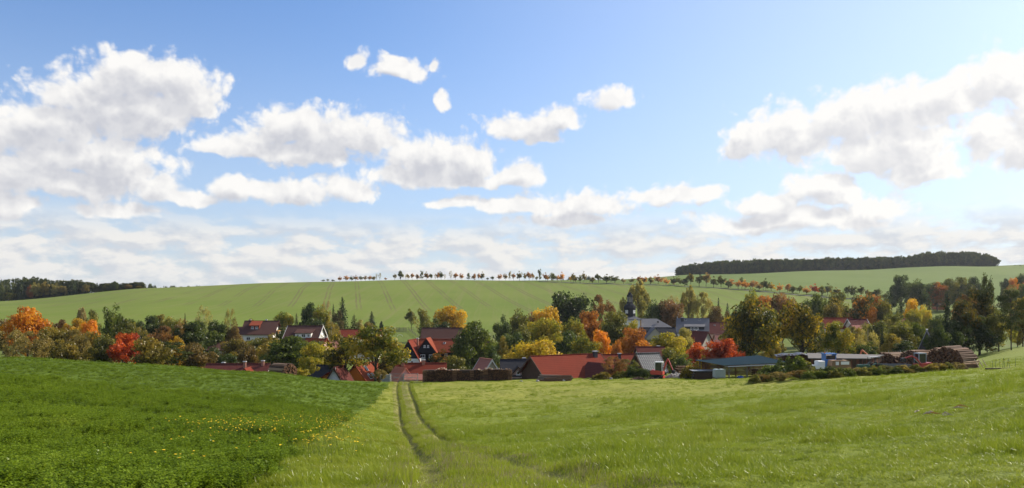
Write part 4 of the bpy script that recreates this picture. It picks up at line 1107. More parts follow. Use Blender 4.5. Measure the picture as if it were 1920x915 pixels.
VERGE = plain('pale_verge_board', (0.50, 0.48, 0.45), .7, .12, 4)
def glass_mat():
    t = NT('window_glass'); tc = t.n('ShaderNodeTexCoord'); f = t.noise(tc.outputs['Object'], 1.3, 2)
    c = t.ramp(f, [(.3, (.012, .014, .016)), (.7, (.035, .04, .045))]); t.principled(c, .08, .6); return t.m
GLASS = glass_mat()

def window_geo(b, face, cx, cz, w, h, L, W):
    """frame bars and mullion standing proud of the wall; returns centre of the pane"""
    def put(c, s, mi):
        b.mi = mi
        if face == 'front': b.box((c[0], -W / 2 - c[1], c[2]), (s[0], s[1], s[2]))
        elif face == 'back': b.box((c[0], W / 2 + c[1], c[2]), (s[0], s[1], s[2]))
        elif face == 'left': b.box((-L / 2 - c[1], c[0], c[2]), (s[1], s[0], s[2]))
        else: b.box((L / 2 + c[1], c[0], c[2]), (s[1], s[0], s[2]))
    t = max(.09, w * .09)
    put((cx, .03, cz + h / 2 - t / 2), (w, .10, t), 0); put((cx, .03, cz - h / 2 + t / 2), (w, .10, t), 0)
    put((cx - w / 2 + t / 2, .028, cz), (t, .10, h - 2 * t), 0); put((cx + w / 2 - t / 2, .028, cz), (t, .10, h - 2 * t), 0)
    put((cx, .026, cz), (t * .7, .08, h - 2 * t), 0)
    put((cx, .050, cz - h / 2 - .05), (w + .2, .18, .07), 0)
    return put
def add_window(parent, face, cx, cz, w, h, L, W, split=True):
    b = MB(); put = window_geo(b, face, cx, cz, w, h, L, W)
    if split:
        o = b.build('window', [FRAME], parent); b2 = MB()
        def put2(c, s):
            if face == 'front': b2.box((c[0], -W / 2 - c[1], c[2]), s)
            elif face == 'back': b2.box((c[0], W / 2 + c[1], c[2]), s)
            elif face == 'left': b2.box((-L / 2 - c[1], c[0], c[2]), (s[1], s[0], s[2]))
            else: b2.box((L / 2 + c[1], c[0], c[2]), (s[1], s[0], s[2]))
        put2((cx, .004, cz), (w * .94, .05, h * .94)); b2.build('pane', [GLASS], o)
        return o
    put((cx, .004, cz), (w * .94, .05, h * .94), 1)
    return b.build('window', [FRAME, GLASS], parent)

def gable_roof(b, L, W, he, hr, oh, oe, th=.16, hip=0.0):
    """two slabs; hip clips the gable ends"""
    x0, x1 = -L / 2 - oe, L / 2 + oe; y = W / 2 + oh; slope = (hr - he) / (W / 2); ze = he - slope * oh
    r0, r1 = x0 + hip, x1 - hip
    for s in (-1, 1):
        bt = [(x0, s * y, ze), (x1, s * y, ze), (r1, 0, hr), (r0, 0, hr)]
        if s > 0: bt = [bt[1], bt[0], bt[3], bt[2]]
        b.hexa(bt, [(p[0], p[1], p[2] + th) for p in bt])
    if hip > 0:
        for s, xe, xr in ((-1, x0, r0), (1, x1, r1)):
            pts = [(xe, -y * .98, ze), (xe, y * .98, ze), (xr, 0, hr - .02)]
            tp = [(p[0], p[1], p[2] + th) for p in pts]
            if s > 0: pts = pts[::-1]; tp = tp[::-1]
            b.face(pts); b.face(tp[::-1])
            for i in range(3): b.face([pts[i], pts[(i + 1) % 3], tp[(i + 1) % 3], tp[i]])

def house(name, label, cat, u, d, v_ridge, L, W, roof_h, yaw=0.0, wall=None, roof=None, oh=.45, oe=.35, windows=(), chimneys=(), gable=None, hip=0.0,
          ridge=True, verge=None, low=None, group=None, base=None, ridgemat=None):
    """gabled house: local x along the ridge, -y is the side towards the viewer. v_ridge gives the ridge height"""
    x = (u - CX) * d / F; zg = h1(x, d) if base is None else base
    e = empty(name, (x, d, zg), radians(yaw)); tag(e, label, cat, group)
    hr = (VH - v_ridge) * d / F - zg; he = hr - roof_h
    b = MB(); b.prism([(-W / 2, -1.2), (W / 2, -1.2), (W / 2, he), (0, hr - .03 if hip == 0 else he + .02), (-W / 2, he)], 'x', -L / 2, L / 2)
    b.build('wall', [wall or W_WHITE], e)
    if low:                                            # lower storey in another finish, standing a little proud
        h2, mat = low; b = MB(); b.box((0, 0, (h2 - 1.2) / 2), (L + .08, W + .08, h2 + 1.2)); b.build('lower_wall', [mat], e)
    b = MB(); gable_roof(b, L, W, he, hr, oh, oe, hip=hip)
    ro = b.build('roof', [roof or R_RED], e)
    if ridge:
        b = MB(); n = max(4, int((L + 2 * oe - 2 * hip) / .42))
        for i in range(n):
            xx = -L / 2 - oe + hip + (i + .5) * (L + 2 * oe - 2 * hip) / n
            b.box((xx, 0, hr + .16), ((L + 2 * oe - 2 * hip) / n * .96, .30, .13 + .02 * (i % 2)))
        b.build('ridge_cap', [ridgemat or roof or R_RED], ro)
    if verge and hip == 0:
        b = MB(); slope = (hr - he) / (W / 2); y = W / 2 + oh
        for sx in (-1, 1):
            for s in (-1, 1):
                xx = sx * (L / 2 + oe + .03)
                pts = [(xx - .05, s * y, he - slope * oh - .12), (xx + .05, s * y, he - slope * oh - .12), (xx + .05, 0, hr - .12), (xx - .05, 0, hr - .12)]
                if s > 0: pts = [pts[1], pts[0], pts[3], pts[2]]
                b.hexa(pts, [(p[0], p[1], p[2] + .34) for p in pts])
        b.build('verge_board', [verge], ro)
    for (face, cx, cz, w, h) in windows:
        zc = cz if cz > 0 else he + cz                 # negative: measured down from the eaves
        add_window(e, face, cx, zc, w, h, L, W)
    for (cx, cyy, w, top, mat) in chimneys:
        zb = hr - abs(cyy) / (W / 2) * (hr - he); b = MB()
        b.box((cx, cyy, (zb - .6 + hr + top) / 2), (w, w * .8, hr + top - zb + .6))
        c = b.build('chimney', [mat], ro)
        b.v = []; b.f = []; b.m = []
        b2 = MB(); b2.box((cx, cyy, hr + top + .06), (w + .16, w * .8 + .16, .12)); b2.build('chimney_cap', [CAPM], ro)
    e['_he'] = he; e['_hr'] = hr
    return e, he, hr, ro

def shed_dormer(e, L, W, he, hr, cx, w, z0, h, run, wall, roof, wins, slope_up=.25, side=None):
    """dormer with one sloping roof, on the front slope"""
    slope = (hr - he) / (W / 2)
    yf = -W / 2 + (z0 - he) / slope                    # front face stands on the roof here
    b = MB(); b.box((cx, yf + run / 2, z0 + h / 2 - .1), (w, run, h + .2)); dm = b.build('dormer', [wall], e)
    b = MB(); y0 = yf - .35; y1 = min(0, yf + run + .6)
    za = z0 + h - .05; zb = za + (y1 - y0) * slope_up
    b.hexa([(cx - w / 2 - .3, y0, za), (cx + w / 2 + .3, y0, za), (cx + w / 2 + .3, y1, zb), (cx - w / 2 - .3, y1, zb)],
           [(cx - w / 2 - .3, y0, za + .15), (cx + w / 2 + .3, y0, za + .15), (cx + w / 2 + .3, y1, zb + .15), (cx - w / 2 - .3, y1, zb + .15)])
    b.build('dormer_roof', [roof], dm)
    for (wx, ww, wh) in wins:
        add_window(dm, 'front', cx + wx, z0 + h / 2, ww, wh, 1, -2 * yf, split=False)
    return dm
def gable_dormer(e, L, W, he, hr, cx, w, z0, hw, hp, run, wall, roof, wins=(), verge=None, yf=None):
    """cross gable towards the viewer"""
    slope = (hr - he) / (W / 2); yf = (-W / 2 + (z0 - he) / slope) if yf is None else yf
    b = MB(); b.prism([(cx - w / 2, z0 - .3), (cx + w / 2, z0 - .3), (cx + w / 2, z0 + hw), (cx, z0 + hw + hp - .03), (cx - w / 2, z0 + hw)], 'y', yf, yf + run)
    dm = b.build('cross_gable', [wall], e)
    b = MB(); y0, y1 = yf - .3, yf + run; s = hp / (w / 2); o = .3
    for sg in (-1, 1):
        pts = [(cx + sg * (w / 2 + o), y0, z0 + hw - s * o), (cx + sg * (w / 2 + o), y1, z0 + hw - s * o), (cx, y1, z0 + hw + hp), (cx, y0, z0 + hw + hp)]
        if sg < 0: pts = [pts[1], pts[0], pts[3], pts[2]]
        b.hexa(pts, [(p[0], p[1], p[2] + .15) for p in pts])
    b.build('gable_roof', [roof], dm)
    if verge:
        b = MB()
        for sg in (-1, 1):
            pts = [(cx + sg * (w / 2 + o), y0 - .09, z0 + hw - s * o - .1), (cx + sg * (w / 2 + o), y0 - .02, z0 + hw - s * o - .1), (cx, y0 - .02, z0 + hw + hp - .1), (cx, y0 - .09, z0 + hw + hp - .1)]
            if sg < 0: pts = [pts[1], pts[0], pts[3], pts[2]]
            b.hexa(pts, [(p[0], p[1], p[2] + .28) for p in pts])
        b.build('verge_board', [verge], dm)
    for (wx, wz, ww, wh) in wins:
        add_window(dm, 'front', cx + wx, z0 + wz, ww, wh, 1, -2 * yf, split=False)
    return dm
def skylight(ro, x, yf, he, hr, W, w=.8, h=1.2):
    slope = (hr - he) / (W / 2); y = -W / 2 * (1 - yf); z = he + (hr - he) * yf + .20; a = math.atan(slope)
    b = MB(); b.box((x, y, z), (w + .16, h + .16, .06), rx=a); b.mi = 1; b.box((x, y - .03 * sin(a), z + .03), (w, h, .06), rx=a)
    b.build('skylight', [VERGE, GLASS], ro)

# --- white house with brown hipped roof on the left (1)
e, he, hr, ro = house('white_house', 'white house with brown half hipped roof and orange dormer, on the left', 'house', 491, 226, 602.5, 8.2, 9, 3.2, 4, W_WHITE, R_BROWN, .7, .7,
      windows=[('front', -2.6, -1.5, 1.1, .9), ('front', 1.0, -1.5, 1.6, .9)], chimneys=[(-3.4, .4, .55, .35, BRICK), (1.2, .2, .45, .45, CAPM)], low=None)
shed_dormer(e, 8.2, 9, he, hr, -1.2, 2.5, he + .9, 1.15, 2.6, R_BRIGHT, R_BRIGHT, [(-.6, .7, .6), (.6, .7, .6)], .35)
b = MB(); b.box((3.0, -5.3, he - 2.2), (2.6, 1.6, .12)); b.box((3.0, -6.0, he - 1.7), (2.6, .1, 1.0)); b.box((1.75, -5.4, he - 3.4), (.12, .12, 2.4)); b.box((4.2, -5.4, he - 3.4), (.12, .12, 2.4)); b.build('balcony', [W_WOOD], e)
b = MB(); b.box((4.75, 0, he + .55), (.9, 5.2, .22)); b.box((4.9, -1.8, he + .2), (.2, .2, .9)); b.box((4.9, 1.8, he + .2), (.2, .2, .9)); b.build('gable_beam', [BEAM], e)
house('garage', 'low brown roofed garage joined to the left of the white house', 'garage', 455, 227, 614, 4.6, 6, 1.5, 4, W_CREAM, R_BROWN, .3, .3)
# --- white house with large dormer (2)
e, he, hr, ro = house('dormer_house', 'white house with dark brown roof and wide three window dormer', 'house', 573, 214, 611.5, 8.6, 9, 3.4, -3, W_WHITE, R_BROWN, .6, .5,
      windows=[('front', 2.6, -1.6, 1.2, 1.0), ('front', -1.5, -1.6, 1.2, 1.0), ('right', -1.0, 2.4, 1.0, 1.2)], verge=VERGE)
shed_dormer(e, 8.6, 9, he, hr, .6, 4.2, he + .35, 1.25, 3.2, W_WHITE, R_BROWN, [(-1.4, .6, .8), (.1, 1.1, .95), (1.45, .6, .8)], .3)
# --- low brown roof (3), red roof (4)
house('low_barn', 'low barn with dull brown roof half hidden behind left bushes', 'barn', 424, 186, 641.5, 6.4, 6, 1.6, 6, W_BEIGE, R_BROWN)
e, he, hr, ro = house('red_roofed_cottage', 'cottage with bright red roof below the dormer house', 'house', 594, 176, 636, 4.4, 7, 2.6, -14, W_PINK, R_BRIGHT, chimneys=[(2.0, .5, .5, .4, BRICK)])
for xx in (-1.0, .4): skylight(ro, xx, .45, he, hr, 7, .35, .35)
house('pink_gabled_cottage', 'pale pink roof behind the bright red cottage', 'house', 618, 190, 640.5, 3.6, 5, 1.8, 20, W_PINK, R_PINK)
house('hidden_red_house', 'long red roof showing behind the dark stemmed tree', 'house', 676, 236, 618.5, 11.5, 8, 2.4, 2, W_CREAM, R_RED)
# --- dark red roofs at the edge of the crop (5)
e, he, hr, ro = house('dark_roofed_farmhouse', 'long dark red roof with chimneys just above the crop field', 'house', 447, 126, 683.5, 9.2, 7, 2.4, 3, W_BEIGE, R_DARKRED, chimneys=[(-2.4, .2, .38, .25, BRICK), (1.2, -.8, .38, .45, BRICK), (3.9, -.4, .38, .55, BRICK)])
gable_dormer(e, 9.2, 7, he, hr, 2.2, 3.6, he - .6, .7, 1.9, 3.6, W_PINK, R_RED)
# --- dark roof with red dormer, white gable (7)
e, he, hr, ro = house('dark_roofed_cottage', 'dark slate cottage with a red hipped dormer above the crop field', 'house', 609, 126, 686.5, 4.6, 6.4, 2.4, 0, W_BEIGE, R_BLACK)
gable_dormer(e, 4.6, 6.4, he, hr, 1.2, 1.7, he + .1, .85, .55, 2.6, W_ORANGE, R_RED)
e, he, hr, ro = house('white_gable_cottage', 'small white pointed gable with one window above the crop field', 'house', 636, 124, 689, 4.2, 2.7, 2.1, 82, W_WHITE, R_DARKRED, oh=.25, windows=[('left', 0, .1 + 2.0, .45, .8)], verge=W_WOOD)
# --- orange house (8)
e, he, hr, ro = house('orange_house', 'orange rendered house with tiled roof and two skylights', 'house', 686, 131, 682, 6.2, 5.6, 3.3, 68, W_ORANGE, R_BRIGHT, oh=.5,
      windows=[('left', 1.15, -1.1, .8, 1.1), ('left', -1.15, -1.1, .8, 1.1), ('left', 0.3, .75 + 5.2, .6, .8)])
for (xx, yy) in ((-1.6, .38), (-.5, .38), (-1.0, .75)): skylight(ro, xx, yy, he, hr, 5.6, .5, .9)
# --- salmon metal roof and long red roof by the gate (10)
e, he, hr, ro = house('salmon_roofed_annex', 'small annex with salmon coloured metal roof behind the field gate', 'annex', 751, 121, 690, 2.7, 2.9, 1.75, -52, W_PINK, R_SALMON, oh=.25, oe=.3, ridge=False)
b = MB()
for i in range(8):
    xx = -1.6 + i * .457; sl = (hr - he) / 1.45
    b.hexa([(xx - .02, -1.7, he - sl * .25 + .16), (xx + .02, -1.7, he - sl * .25 + .16), (xx + .02, 0, hr + .16), (xx - .02, 0, hr + .16)],
           [(xx - .02, -1.7, he - sl * .25 + .21), (xx + .02, -1.7, he - sl * .25 + .21), (xx + .02, 0, hr + .21), (xx - .02, 0, hr + .21)])
b.build('roof_seams', [R_SALMON], ro)
house('long_red_house', 'long red tiled roof with two brick chimneys behind the gate', 'house', 790, 131, 682.5, 7.6, 7, 2.5, 4, W_PINK, R_RED, chimneys=[(-3.0, -.5, .5, .40, BRICK), (.35, -.2, .5, .62, BRICK)])
e, he, hr, ro = house('pink_walled_shed', 'low pink walled shed with flat roof beside the gate', 'shed', 779, 119, 703.5, 2.4, 2.4, .5, 0, W_PINK, R_PINK, ridge=False)
# --- slate houses (11, 12), brown barn (13)
e, he, hr, ro = house('slate_gable_house', 'black slate gable house with white ground floor and two windows', 'house', 773, 172, 638, 7.0, 5.0, 4.4, 84, W_SLATE, R_RED, oh=.45, low=None, chimneys=[(1.6, -.8, .42, .3, BRICK)])
zl = (VH - 670.5) * 172 / F - e.location.z
b = MB(); b.box((0, 0, (zl - 1.2) / 2), (7.08, 5.08, zl + 1.2)); b.build('lower_wall', [W_WHITE], e)
for cy_ in (.9, -.75): add_window(e, 'left', cy_, zl - .85, .62, .85, 7.08, 5.08)
e, he, hr, ro = house('slate_farmhouse', 'black slate farmhouse with red roof and white windows in its gable', 'house', 829, 176, 637, 9.4, 6.4, 2.3, -4, W_SLATE, R_BRIGHT, oh=.5,
      windows=[('front', 1.35, -.9, .55, .8)])
gable_dormer(e, 9.4, 6.4, he, hr, -2.6, 4.0, he - .1, .1, 2.75, 5.2, W_SLATE, R_BRIGHT, [(-.75, -.9, 1.0, .7), (.95, -.9, .7, .7), (-.35, 1.2, .38, .5), (.4, 1.2, .38, .5)], yf=-5.2)
skylight(ro, .7, .62, he, hr, 6.4, .4, .5)
house('brown_barn', 'large barn with plain dark brown roof behind the slate houses', 'barn', 829, 204, 615.5, 9.6, 11, 4.0, -1, W_WOOD, R_BROWN)
house('dark_roof_outbuilding', 'dark slate roof wedged between the two slate houses', 'outbuilding', 787, 186, 638, 3.8, 6, 2.4, 4, W_SLATE, R_BLACK)
e, he, hr, ro = house('pale_house', 'pale house wall with one window behind the large dark tree', 'house', 905, 190, 640, 4.2, 5, 2.0, 0, W_BEIGE, R_BROWN, windows=[('front', 1.35, -2.2, .8, .9)])
# --- roofs beyond the firewood stack (14, 15)
house('brown_gable_shed', 'small shed with pointed brown roof right behind the firewood stack', 'shed', 911, 124, 674.5, 3.6, 2.6, 1.9, -62, W_BEIGE, R_PINK, verge=VERGE)
e, he, hr, ro = house('black_slate_house', 'black slate roofed house with a small timbered gable beside the barn', 'house', 969, 126, 675.5, 4.6, 5.2, 2.0, 2, W_STONE, R_BLACK, chimneys=[(1.15, .3, .4, .28, DARKCH)])
gable_dormer(e, 4.6, 5.2, he, hr, .1, 1.9, he - .25, .35, 1.0, 2.6, W_PINK, R_BLACK, [(0, .5, .5, .55)], W_WOOD)
# --- big red barn (16) and neighbours
e, he, hr, ro = house('red_barn', 'big barn with long red tiled roof and dark left gable', 'barn', 1062, 124, 667, 12.6, 8.0, 3.3, 33, W_WOOD, R_RED, oh=.6, oe=.5,
      windows=[('left', 1.0, -.9, .35, 1.1), ('left', -.6, -.9, .35, 1.1)], chimneys=[(5.3, -.5, .62, .50, DARKCH)], verge=W_WOOD)
gable_dormer(e, 12.6, 8, he, hr, 2.6, 3.9, he - .1, .25, 2.1, 4.6, W_REDWOOD, R_DARKRED, [(0, .15, 1.4, .6)], W_WOOD, yf=-6.6)
e, he, hr, ro = house('red_roofed_house', 'red tiled house with dark chimney right of the big barn', 'house', 1166, 136, 665.5, 7.6, 7.0, 2.7, 14, W_CREAM, R_RED, chimneys=[(-.8, -.9, .42, .25, DARKCH)])
house('dark_red_house', 'dark red roof rising above the black tiled shed', 'house', 1219, 150, 651.5, 4.8, 6, 1.9, 3, W_CREAM, R_DARKRED, chimneys=[(1.6, .2, .45, .2, CAPM)])
def check_mat():
    t = NT('black_white_check_tiles'); tc = t.n('ShaderNodeTexCoord'); sep = t.n('ShaderNodeSeparateXYZ'); t.l(tc.outputs['Object'], sep.inputs[0])
    a = t.math('FRACT', t.math('DIVIDE', sep.outputs[0], .34)); c = t.math('FRACT', t.math('DIVIDE', sep.outputs[2], .20))
    m = t.math('MULTIPLY', t.smooth(a, .45, .62), t.smooth(c, .40, .60)); n = t.noise(tc.outputs['Object'], 2, 3)
    col = t.mix(t.math('MULTIPLY', m, t.math('ADD', .35, n)), (.030, .031, .034, 1), (.50, .49, .46, 1))  # pale patch on each black tile, its strength varying at random
    t.principled(col, .35, .5, 0, a, .5, .04); return t.m
house('black_tiled_shed', 'dark timber shed with black and white tiles beside the excavator', 'shed', 1214, 117, 664, 3.4, 3.9, 2.2, 24, W_WOOD, check_mat(), oh=.4, oe=.35, verge=W_WOOD)
# --- church
x, d = (1181 - CX) * 282 / F, 282
e = empty('church', (x, d, h1(x, d)), 0); tag(e, 'white village church with black slate bell tower and clock', 'church'); zg = e.location.z
Z = lambda v: (VH - v) * 282 / F - zg
pxm = 282 / F
b = MB(); b.box((.3, 0, (Z(599) - 1.2) / 2), (6.2, 6.2, Z(599) + 1.2)); b.build('tower_base', [W_WHITE], e)
b = MB()
for sx in (-1, 1): b.box((.3 + sx * 3.0, -3.02, Z(599) / 2 - .6), (.35, .3, Z(599) + 1.1))
b.build('corner_stones', [BEAM], e)
b = MB(); b.lathe([(4.75, Z(600)), (4.6, Z(598.6)), (2.3, Z(593))], 4, pi / 4, (.3, 0, 0)); b.build('tower_skirt_roof', [R_GREY], e)
b = MB(); b.lathe([(1.98, Z(594)), (1.98, Z(580.5)), (2.12, Z(580)), (2.12, Z(579.2))], 8, pi / 8); drum = b.build('drum', [W_SLATE], e)
b = MB(); b.lathe([(2.1, Z(579.2)), (2.15, Z(577)), (2.0, Z(574)), (1.6, Z(571)), (1.25, Z(569.5)), (1.12, Z(568)), (1.2, Z(567.4)), (1.2, Z(566.8)), (.9, Z(566.7))], 16); b.build('dome', [W_SLATE], e, smooth=False)
b = MB()
for k in range(8):
    a = pi / 8 + k * pi / 4; b.box((.82 * cos(a), .82 * sin(a), (Z(566.8) + Z(557)) / 2), (.17, .17, Z(557) - Z(566.8)), a)
b.lathe([(.9, Z(557.6)), (.98, Z(557)), (.98, Z(556.4))], 8, pi / 8); b.build('lantern', [plain('grey_lantern', (.16, .16, .17), .7, .1)], e)
b = MB(); b.lathe([(1.02, Z(556.4)), (.98, Z(554)), (.72, Z(551.5)), (.4, Z(549.6)), (.2, Z(548)), (.10, Z(546)), (.05, Z(543.4))], 12); b.build('spire', [W_SLATE], e)
b = MB(); b.lathe([(.02, -.14), (.14, 0), (.02, .14)], 8, 0, (0, 0, Z(544.6))); b.tube((0, 0, Z(546)), (0, 0, Z(541.5)), .035, .02, 5); b.build('finial', [DARKCH], e)
for a, nm in ((-pi * 3 / 8 - pi / 8, 'c'), ):
    pass
for a in (radians(-58), radians(-148)):
    r_ = 1.98 * cos(pi / 8) + .03
    a = round((a - 0) / (pi / 4)) * (pi / 4)
    c = (r_ * cos(a), r_ * sin(a), Z(584.5))
    b = MB(); b.box(c, (.06, 1.15, 1.15), a); cf = b.build('clock_face', [plain('clock_white', (.78, .77, .74), .5, .05)], e)
    b = MB(); n_ = Vector((cos(a), sin(a), 0)); cc = Vector(c) + n_ * .05; tv = Vector((-sin(a), cos(a), 0))
    b.tube(cc, cc + tv * .10 + Vector((0, 0, .42)), .035, .02, 5); b.tube(cc, cc + tv * .30 + Vector((0, 0, .08)), .04, .025, 5)
    for k in range(12):
        t2 = k * pi / 6; b.box(cc + tv * .47 * sin(t2) + Vector((0, 0, .47 * cos(t2))), (.03, .06, .06), a)
    b.build('clock_hands', [DARKCH], cf)
# nave to the right
Ln, Wn = 11.0, 8.5
b = MB(); zr, ze = Z(598.3), Z(614)
b.box((8.4, 1.0, (ze - 1.2) / 2), (Ln, Wn, ze + 1.2)); b.build('nave_wall', [W_WHITE], e)
b = MB()
rx0, rx1, y0, y1 = 3.0, 14.3, 1.0 - Wn / 2 - .4, 1.0 + Wn / 2 + .4
bt = [(rx0, y0, ze), (rx1, y0, ze), (rx1 - 4.6, 1.0, zr), (rx0, 1.0, zr)]; b.hexa(bt, [(p[0], p[1], p[2] + .15) for p in bt])
bt = [(rx1, y1, ze), (rx0, y1, ze), (rx0, 1.0, zr), (rx1 - 4.6, 1.0, zr)]; b.hexa(bt, [(p[0], p[1], p[2] + .15) for p in bt])
b.face([(rx1, y0, ze + .15), (rx1, y1, ze + .15), (rx1 - 4.6, 1.0, zr + .15)])
b.build('nave_roof', [R_GREY], e)
b = MB(); b.box((9.6, -1.6, (ze + zr) / 2 + .55), (.6, .6, .35), rx=.5); b.build('roof_hatch', [R_BLACK], e)
# --- houses right of the church
e, he, hr, ro = house('grey_roofed_house', 'tall white house with grey roof, chimney and long dormer right of the church', 'house', 1299, 256, 597.5, 9.6, 10.5, 4.3, -14, W_WHITE, R_GREY, oh=.4, oe=.35,
      windows=[('left', 1.6, -1.2, .8, 1.1), ('left', 0, -1.2, .8, 1.1), ('left', -1.6, -1.2, .8, 1.1), ('left', .2, 2.2 + 9, .7, 1.2), ('front', 2.6, -1.5, 1.2, 1.0)], chimneys=[(-3.2, -1.0, .8, .30, DARKCH)])
shed_dormer(e, 9.6, 10.5, he, hr, .6, 6.0, he + .8, 1.0, 3.0, R_BLACK, R_GREY, [(-1.0, .6, .6), (0, .6, .6), (1.0, .6, .6)], .30)
for xx in (-2.2, 2.0): skylight(ro, xx, .86, he, hr, 10.5, .5, .5)
e, he, hr, ro = house('slate_lodge', 'lower dark grey roofed house with beige gable below the church', 'house', 1232, 238, 615, 10.2, 6.5, 2.6, 3, W_BEIGE, R_BLACK, chimneys=[(-1.6, .3, .6, .25, BRICK)])
gable_dormer(e, 10.2, 6.5, he, hr, -1.9, 5.0, he - .3, .3, 2.7, 5.0, W_BEIGE, R_GREY, [(-.9, -.8, .7, .9), (1.0, -.8, .7, .9)], yf=-5.6)
e, he, hr, ro = house('beige_gable_house', 'beige gabled house with red brown roof in front of the grey roofed one', 'house', 1307, 208, 622.5, 6.0, 5.2, 2.6, -42, W_BEIGE, R_DARKRED, windows=[('right', 0, -.1 , .5, .8)], chimneys=[(-.6, .4, .5, .4, BRICK)])
house('orange_lean_to', 'small red orange roof at the left of the beige gabled house', 'annex', 1291, 200, 633, 2.2, 3, 1.4, -20, W_WHITE, R_BRIGHT)
e, he, hr, ro = house('red_barn_house', 'dull red roof right of the grey roofed house', 'house', 1346, 272, 605, 7.4, 8, 3.4, 3, W_PINK, R_DARKRED)
for xx in (-1.5, 2): skylight(ro, xx, .7, he, hr, 8, .4, .4)
house('pink_wall_house', 'pinkish roof half hidden by the big dark maple', 'house', 1352, 232, 627, 3.4, 5, 2, 0, W_PINK, R_PINK)
# --- right village
house('long_red_farm', 'long red roof in the right village above the golden edged maple', 'house', 1563, 222, 596.5, 9.5, 7, 2.6, -3, W_CREAM, R_RED)
house('red_gable_farm', 'red roof with pale verge next to the long red roof', 'house', 1607, 217, 599, 4.6, 6, 2.3, 2, W_CREAM, R_DARKRED, verge=VERGE)
house('pale_roofed_barn', 'faded pink roof below the red roof with pale verge', 'barn', 1610, 205, 609.5, 4.2, 5, 1.6, 16, W_BEIGE, R_PINK)
house('small_pink_house', 'small pale pink house behind the pale green tree', 'house', 1663, 262, 599, 3.2, 4, 1.6, 0, W_WHITE, R_PINK)
house('faded_pink_house', 'long faded pink roof among the right conifers', 'house', 1708, 262, 598, 6.0, 6, 2.0, -3, W_BEIGE, R_PINK)
house('grey_gabled_house', 'pinkish roof with grey gable right of the long faded roof', 'house', 1727, 266, 592, 3.0, 5, 1.8, 30, W_BEIGE, R_PINK)
e, he, hr, ro = house('far_orange_house', 'far little house with bright orange red wall by the right grove', 'house', 1761, 440, 568.5, 5.0, 6, .8, 0, plain('orange_red_wall', (.50, .16, .08), .8, .1), R_PINK)
# steep A-frame
e, he, hr, ro = house('steep_roofed_house', 'dark steep roofed house with grey gable at the foot of the right grove', 'house', 1738, 146, 619.5, 4.0, 4.2, 5.2, 62, plain('dark_grey_boards', (.10, .095, .09), .9, .2), R_BLACK, oh=.2, oe=.3, verge=plain('grey_verge', (.26, .26, .27), .7, .1), ridgemat=VERGE)

# ------------------------------------------------------------------ the timber yard and things along the meadow edge
WOODS = [plain('split_log_%d' % i, c, .85, .3, 5) for i, c in enumerate([(.16, .085, .045), (.21, .118, .065), (.115, .062, .036), (.30, .20, .12), (.08, .048, .032)])]
LOGEND = [plain('log_end_%d' % i, c, .9, .35, 7) for i, c in enumerate([(.115, .055, .028), (.065, .034, .021), (.17, .085, .042)])]  # sawn ends darkened, the shade on the pile ends is put into the colour
BARKD = plain('old_bark', (.060, .042, .030), .95, .35, 4)
PALEWOOD = plain('weathered_pale_wood', (.46, .37, .26), .85, .25, 4)
GREYWOOD = plain('grey_timber', (.17, .14, .11), .9, .3, 3)
METAL_G = plain('galvanised_metal', (.36, .37, .38), .45, .15, 4, .6)
STEEL_D = plain('dark_steel', (.035, .035, .038), .55, .2, 5, .5)
RUBBER = plain('tyre_rubber', (.022, .022, .022), .9, .2, 6)
RED_P = plain('red_machine_paint', (.48, .045, .030), .40, .15, 3, 0, .5)
RED_P2 = plain('dark_red_machine_paint', (.34, .028, .024), .40, .15, 3, 0, .5)
ORANGE_P = plain('orange_boom_paint', (.52, .14, .05), .5, .15, 3, 0, .4)
WHITE_P = plain('white_machine_paint', (.72, .72, .70), .45, .10, 3, 0, .4)
BLUE_P = plain('blue_machine_paint', (.030, .16, .46), .40, .12, 3, 0, .5)
GREEN_P = plain('green_tractor_paint', (.020, .090, .050), .45, .15, 3, 0, .5)
GREY_P = plain('grey_trailer_side', (.125, .135, .145), .6, .2, 3)
TARP = plain('brown_tarpaulin', (.23, .145, .080), .75, .2, 2)
TARPB = plain('black_tarpaulin', (.055, .055, .062), .35, .25, 2, 0, .5)
TARPBLUE = plain('blue_sheet', (.030, .10, .42), .5, .2, 3)
PLASTIC = plain('milky_plastic_tank', (.34, .40, .40), .5, .12, 2)
RUBBLE = plain('pale_rubble', (.33, .31, .28), .95, .3, 3)
EARTH = plain('dug_earth', (.11, .072, .045), .95, .35, 2)
STRAW = plain('yellow_tags', (.62, .50, .05), .7, .1, 5)

def log_meshes(n, L, r0, r1, seed, ends=True):
    """split and round logs along local x; sides bark or wood, ends sawn"""
    rg = random.Random(seed); out = []
    for i in range(n):
        b = MB(); k = rg.choice([5, 6, 7]); rr = rg.uniform(r0, r1)
        prof = [(rr * rg.uniform(.8, 1.15) * cos(2 * pi * j / k), rr * rg.uniform(.7, 1.1) * sin(2 * pi * j / k)) for j in range(k)]
        l = L * rg.uniform(.92, 1.05)
        b.prism(prof, 'x', -l / 2, l / 2)
        b.m = [1, 1] + [0] * (len(b.f) - 2)
        out.append(b.mesh('log', [rg.choice(WOODS), rg.choice(LOGEND)]))
    return out

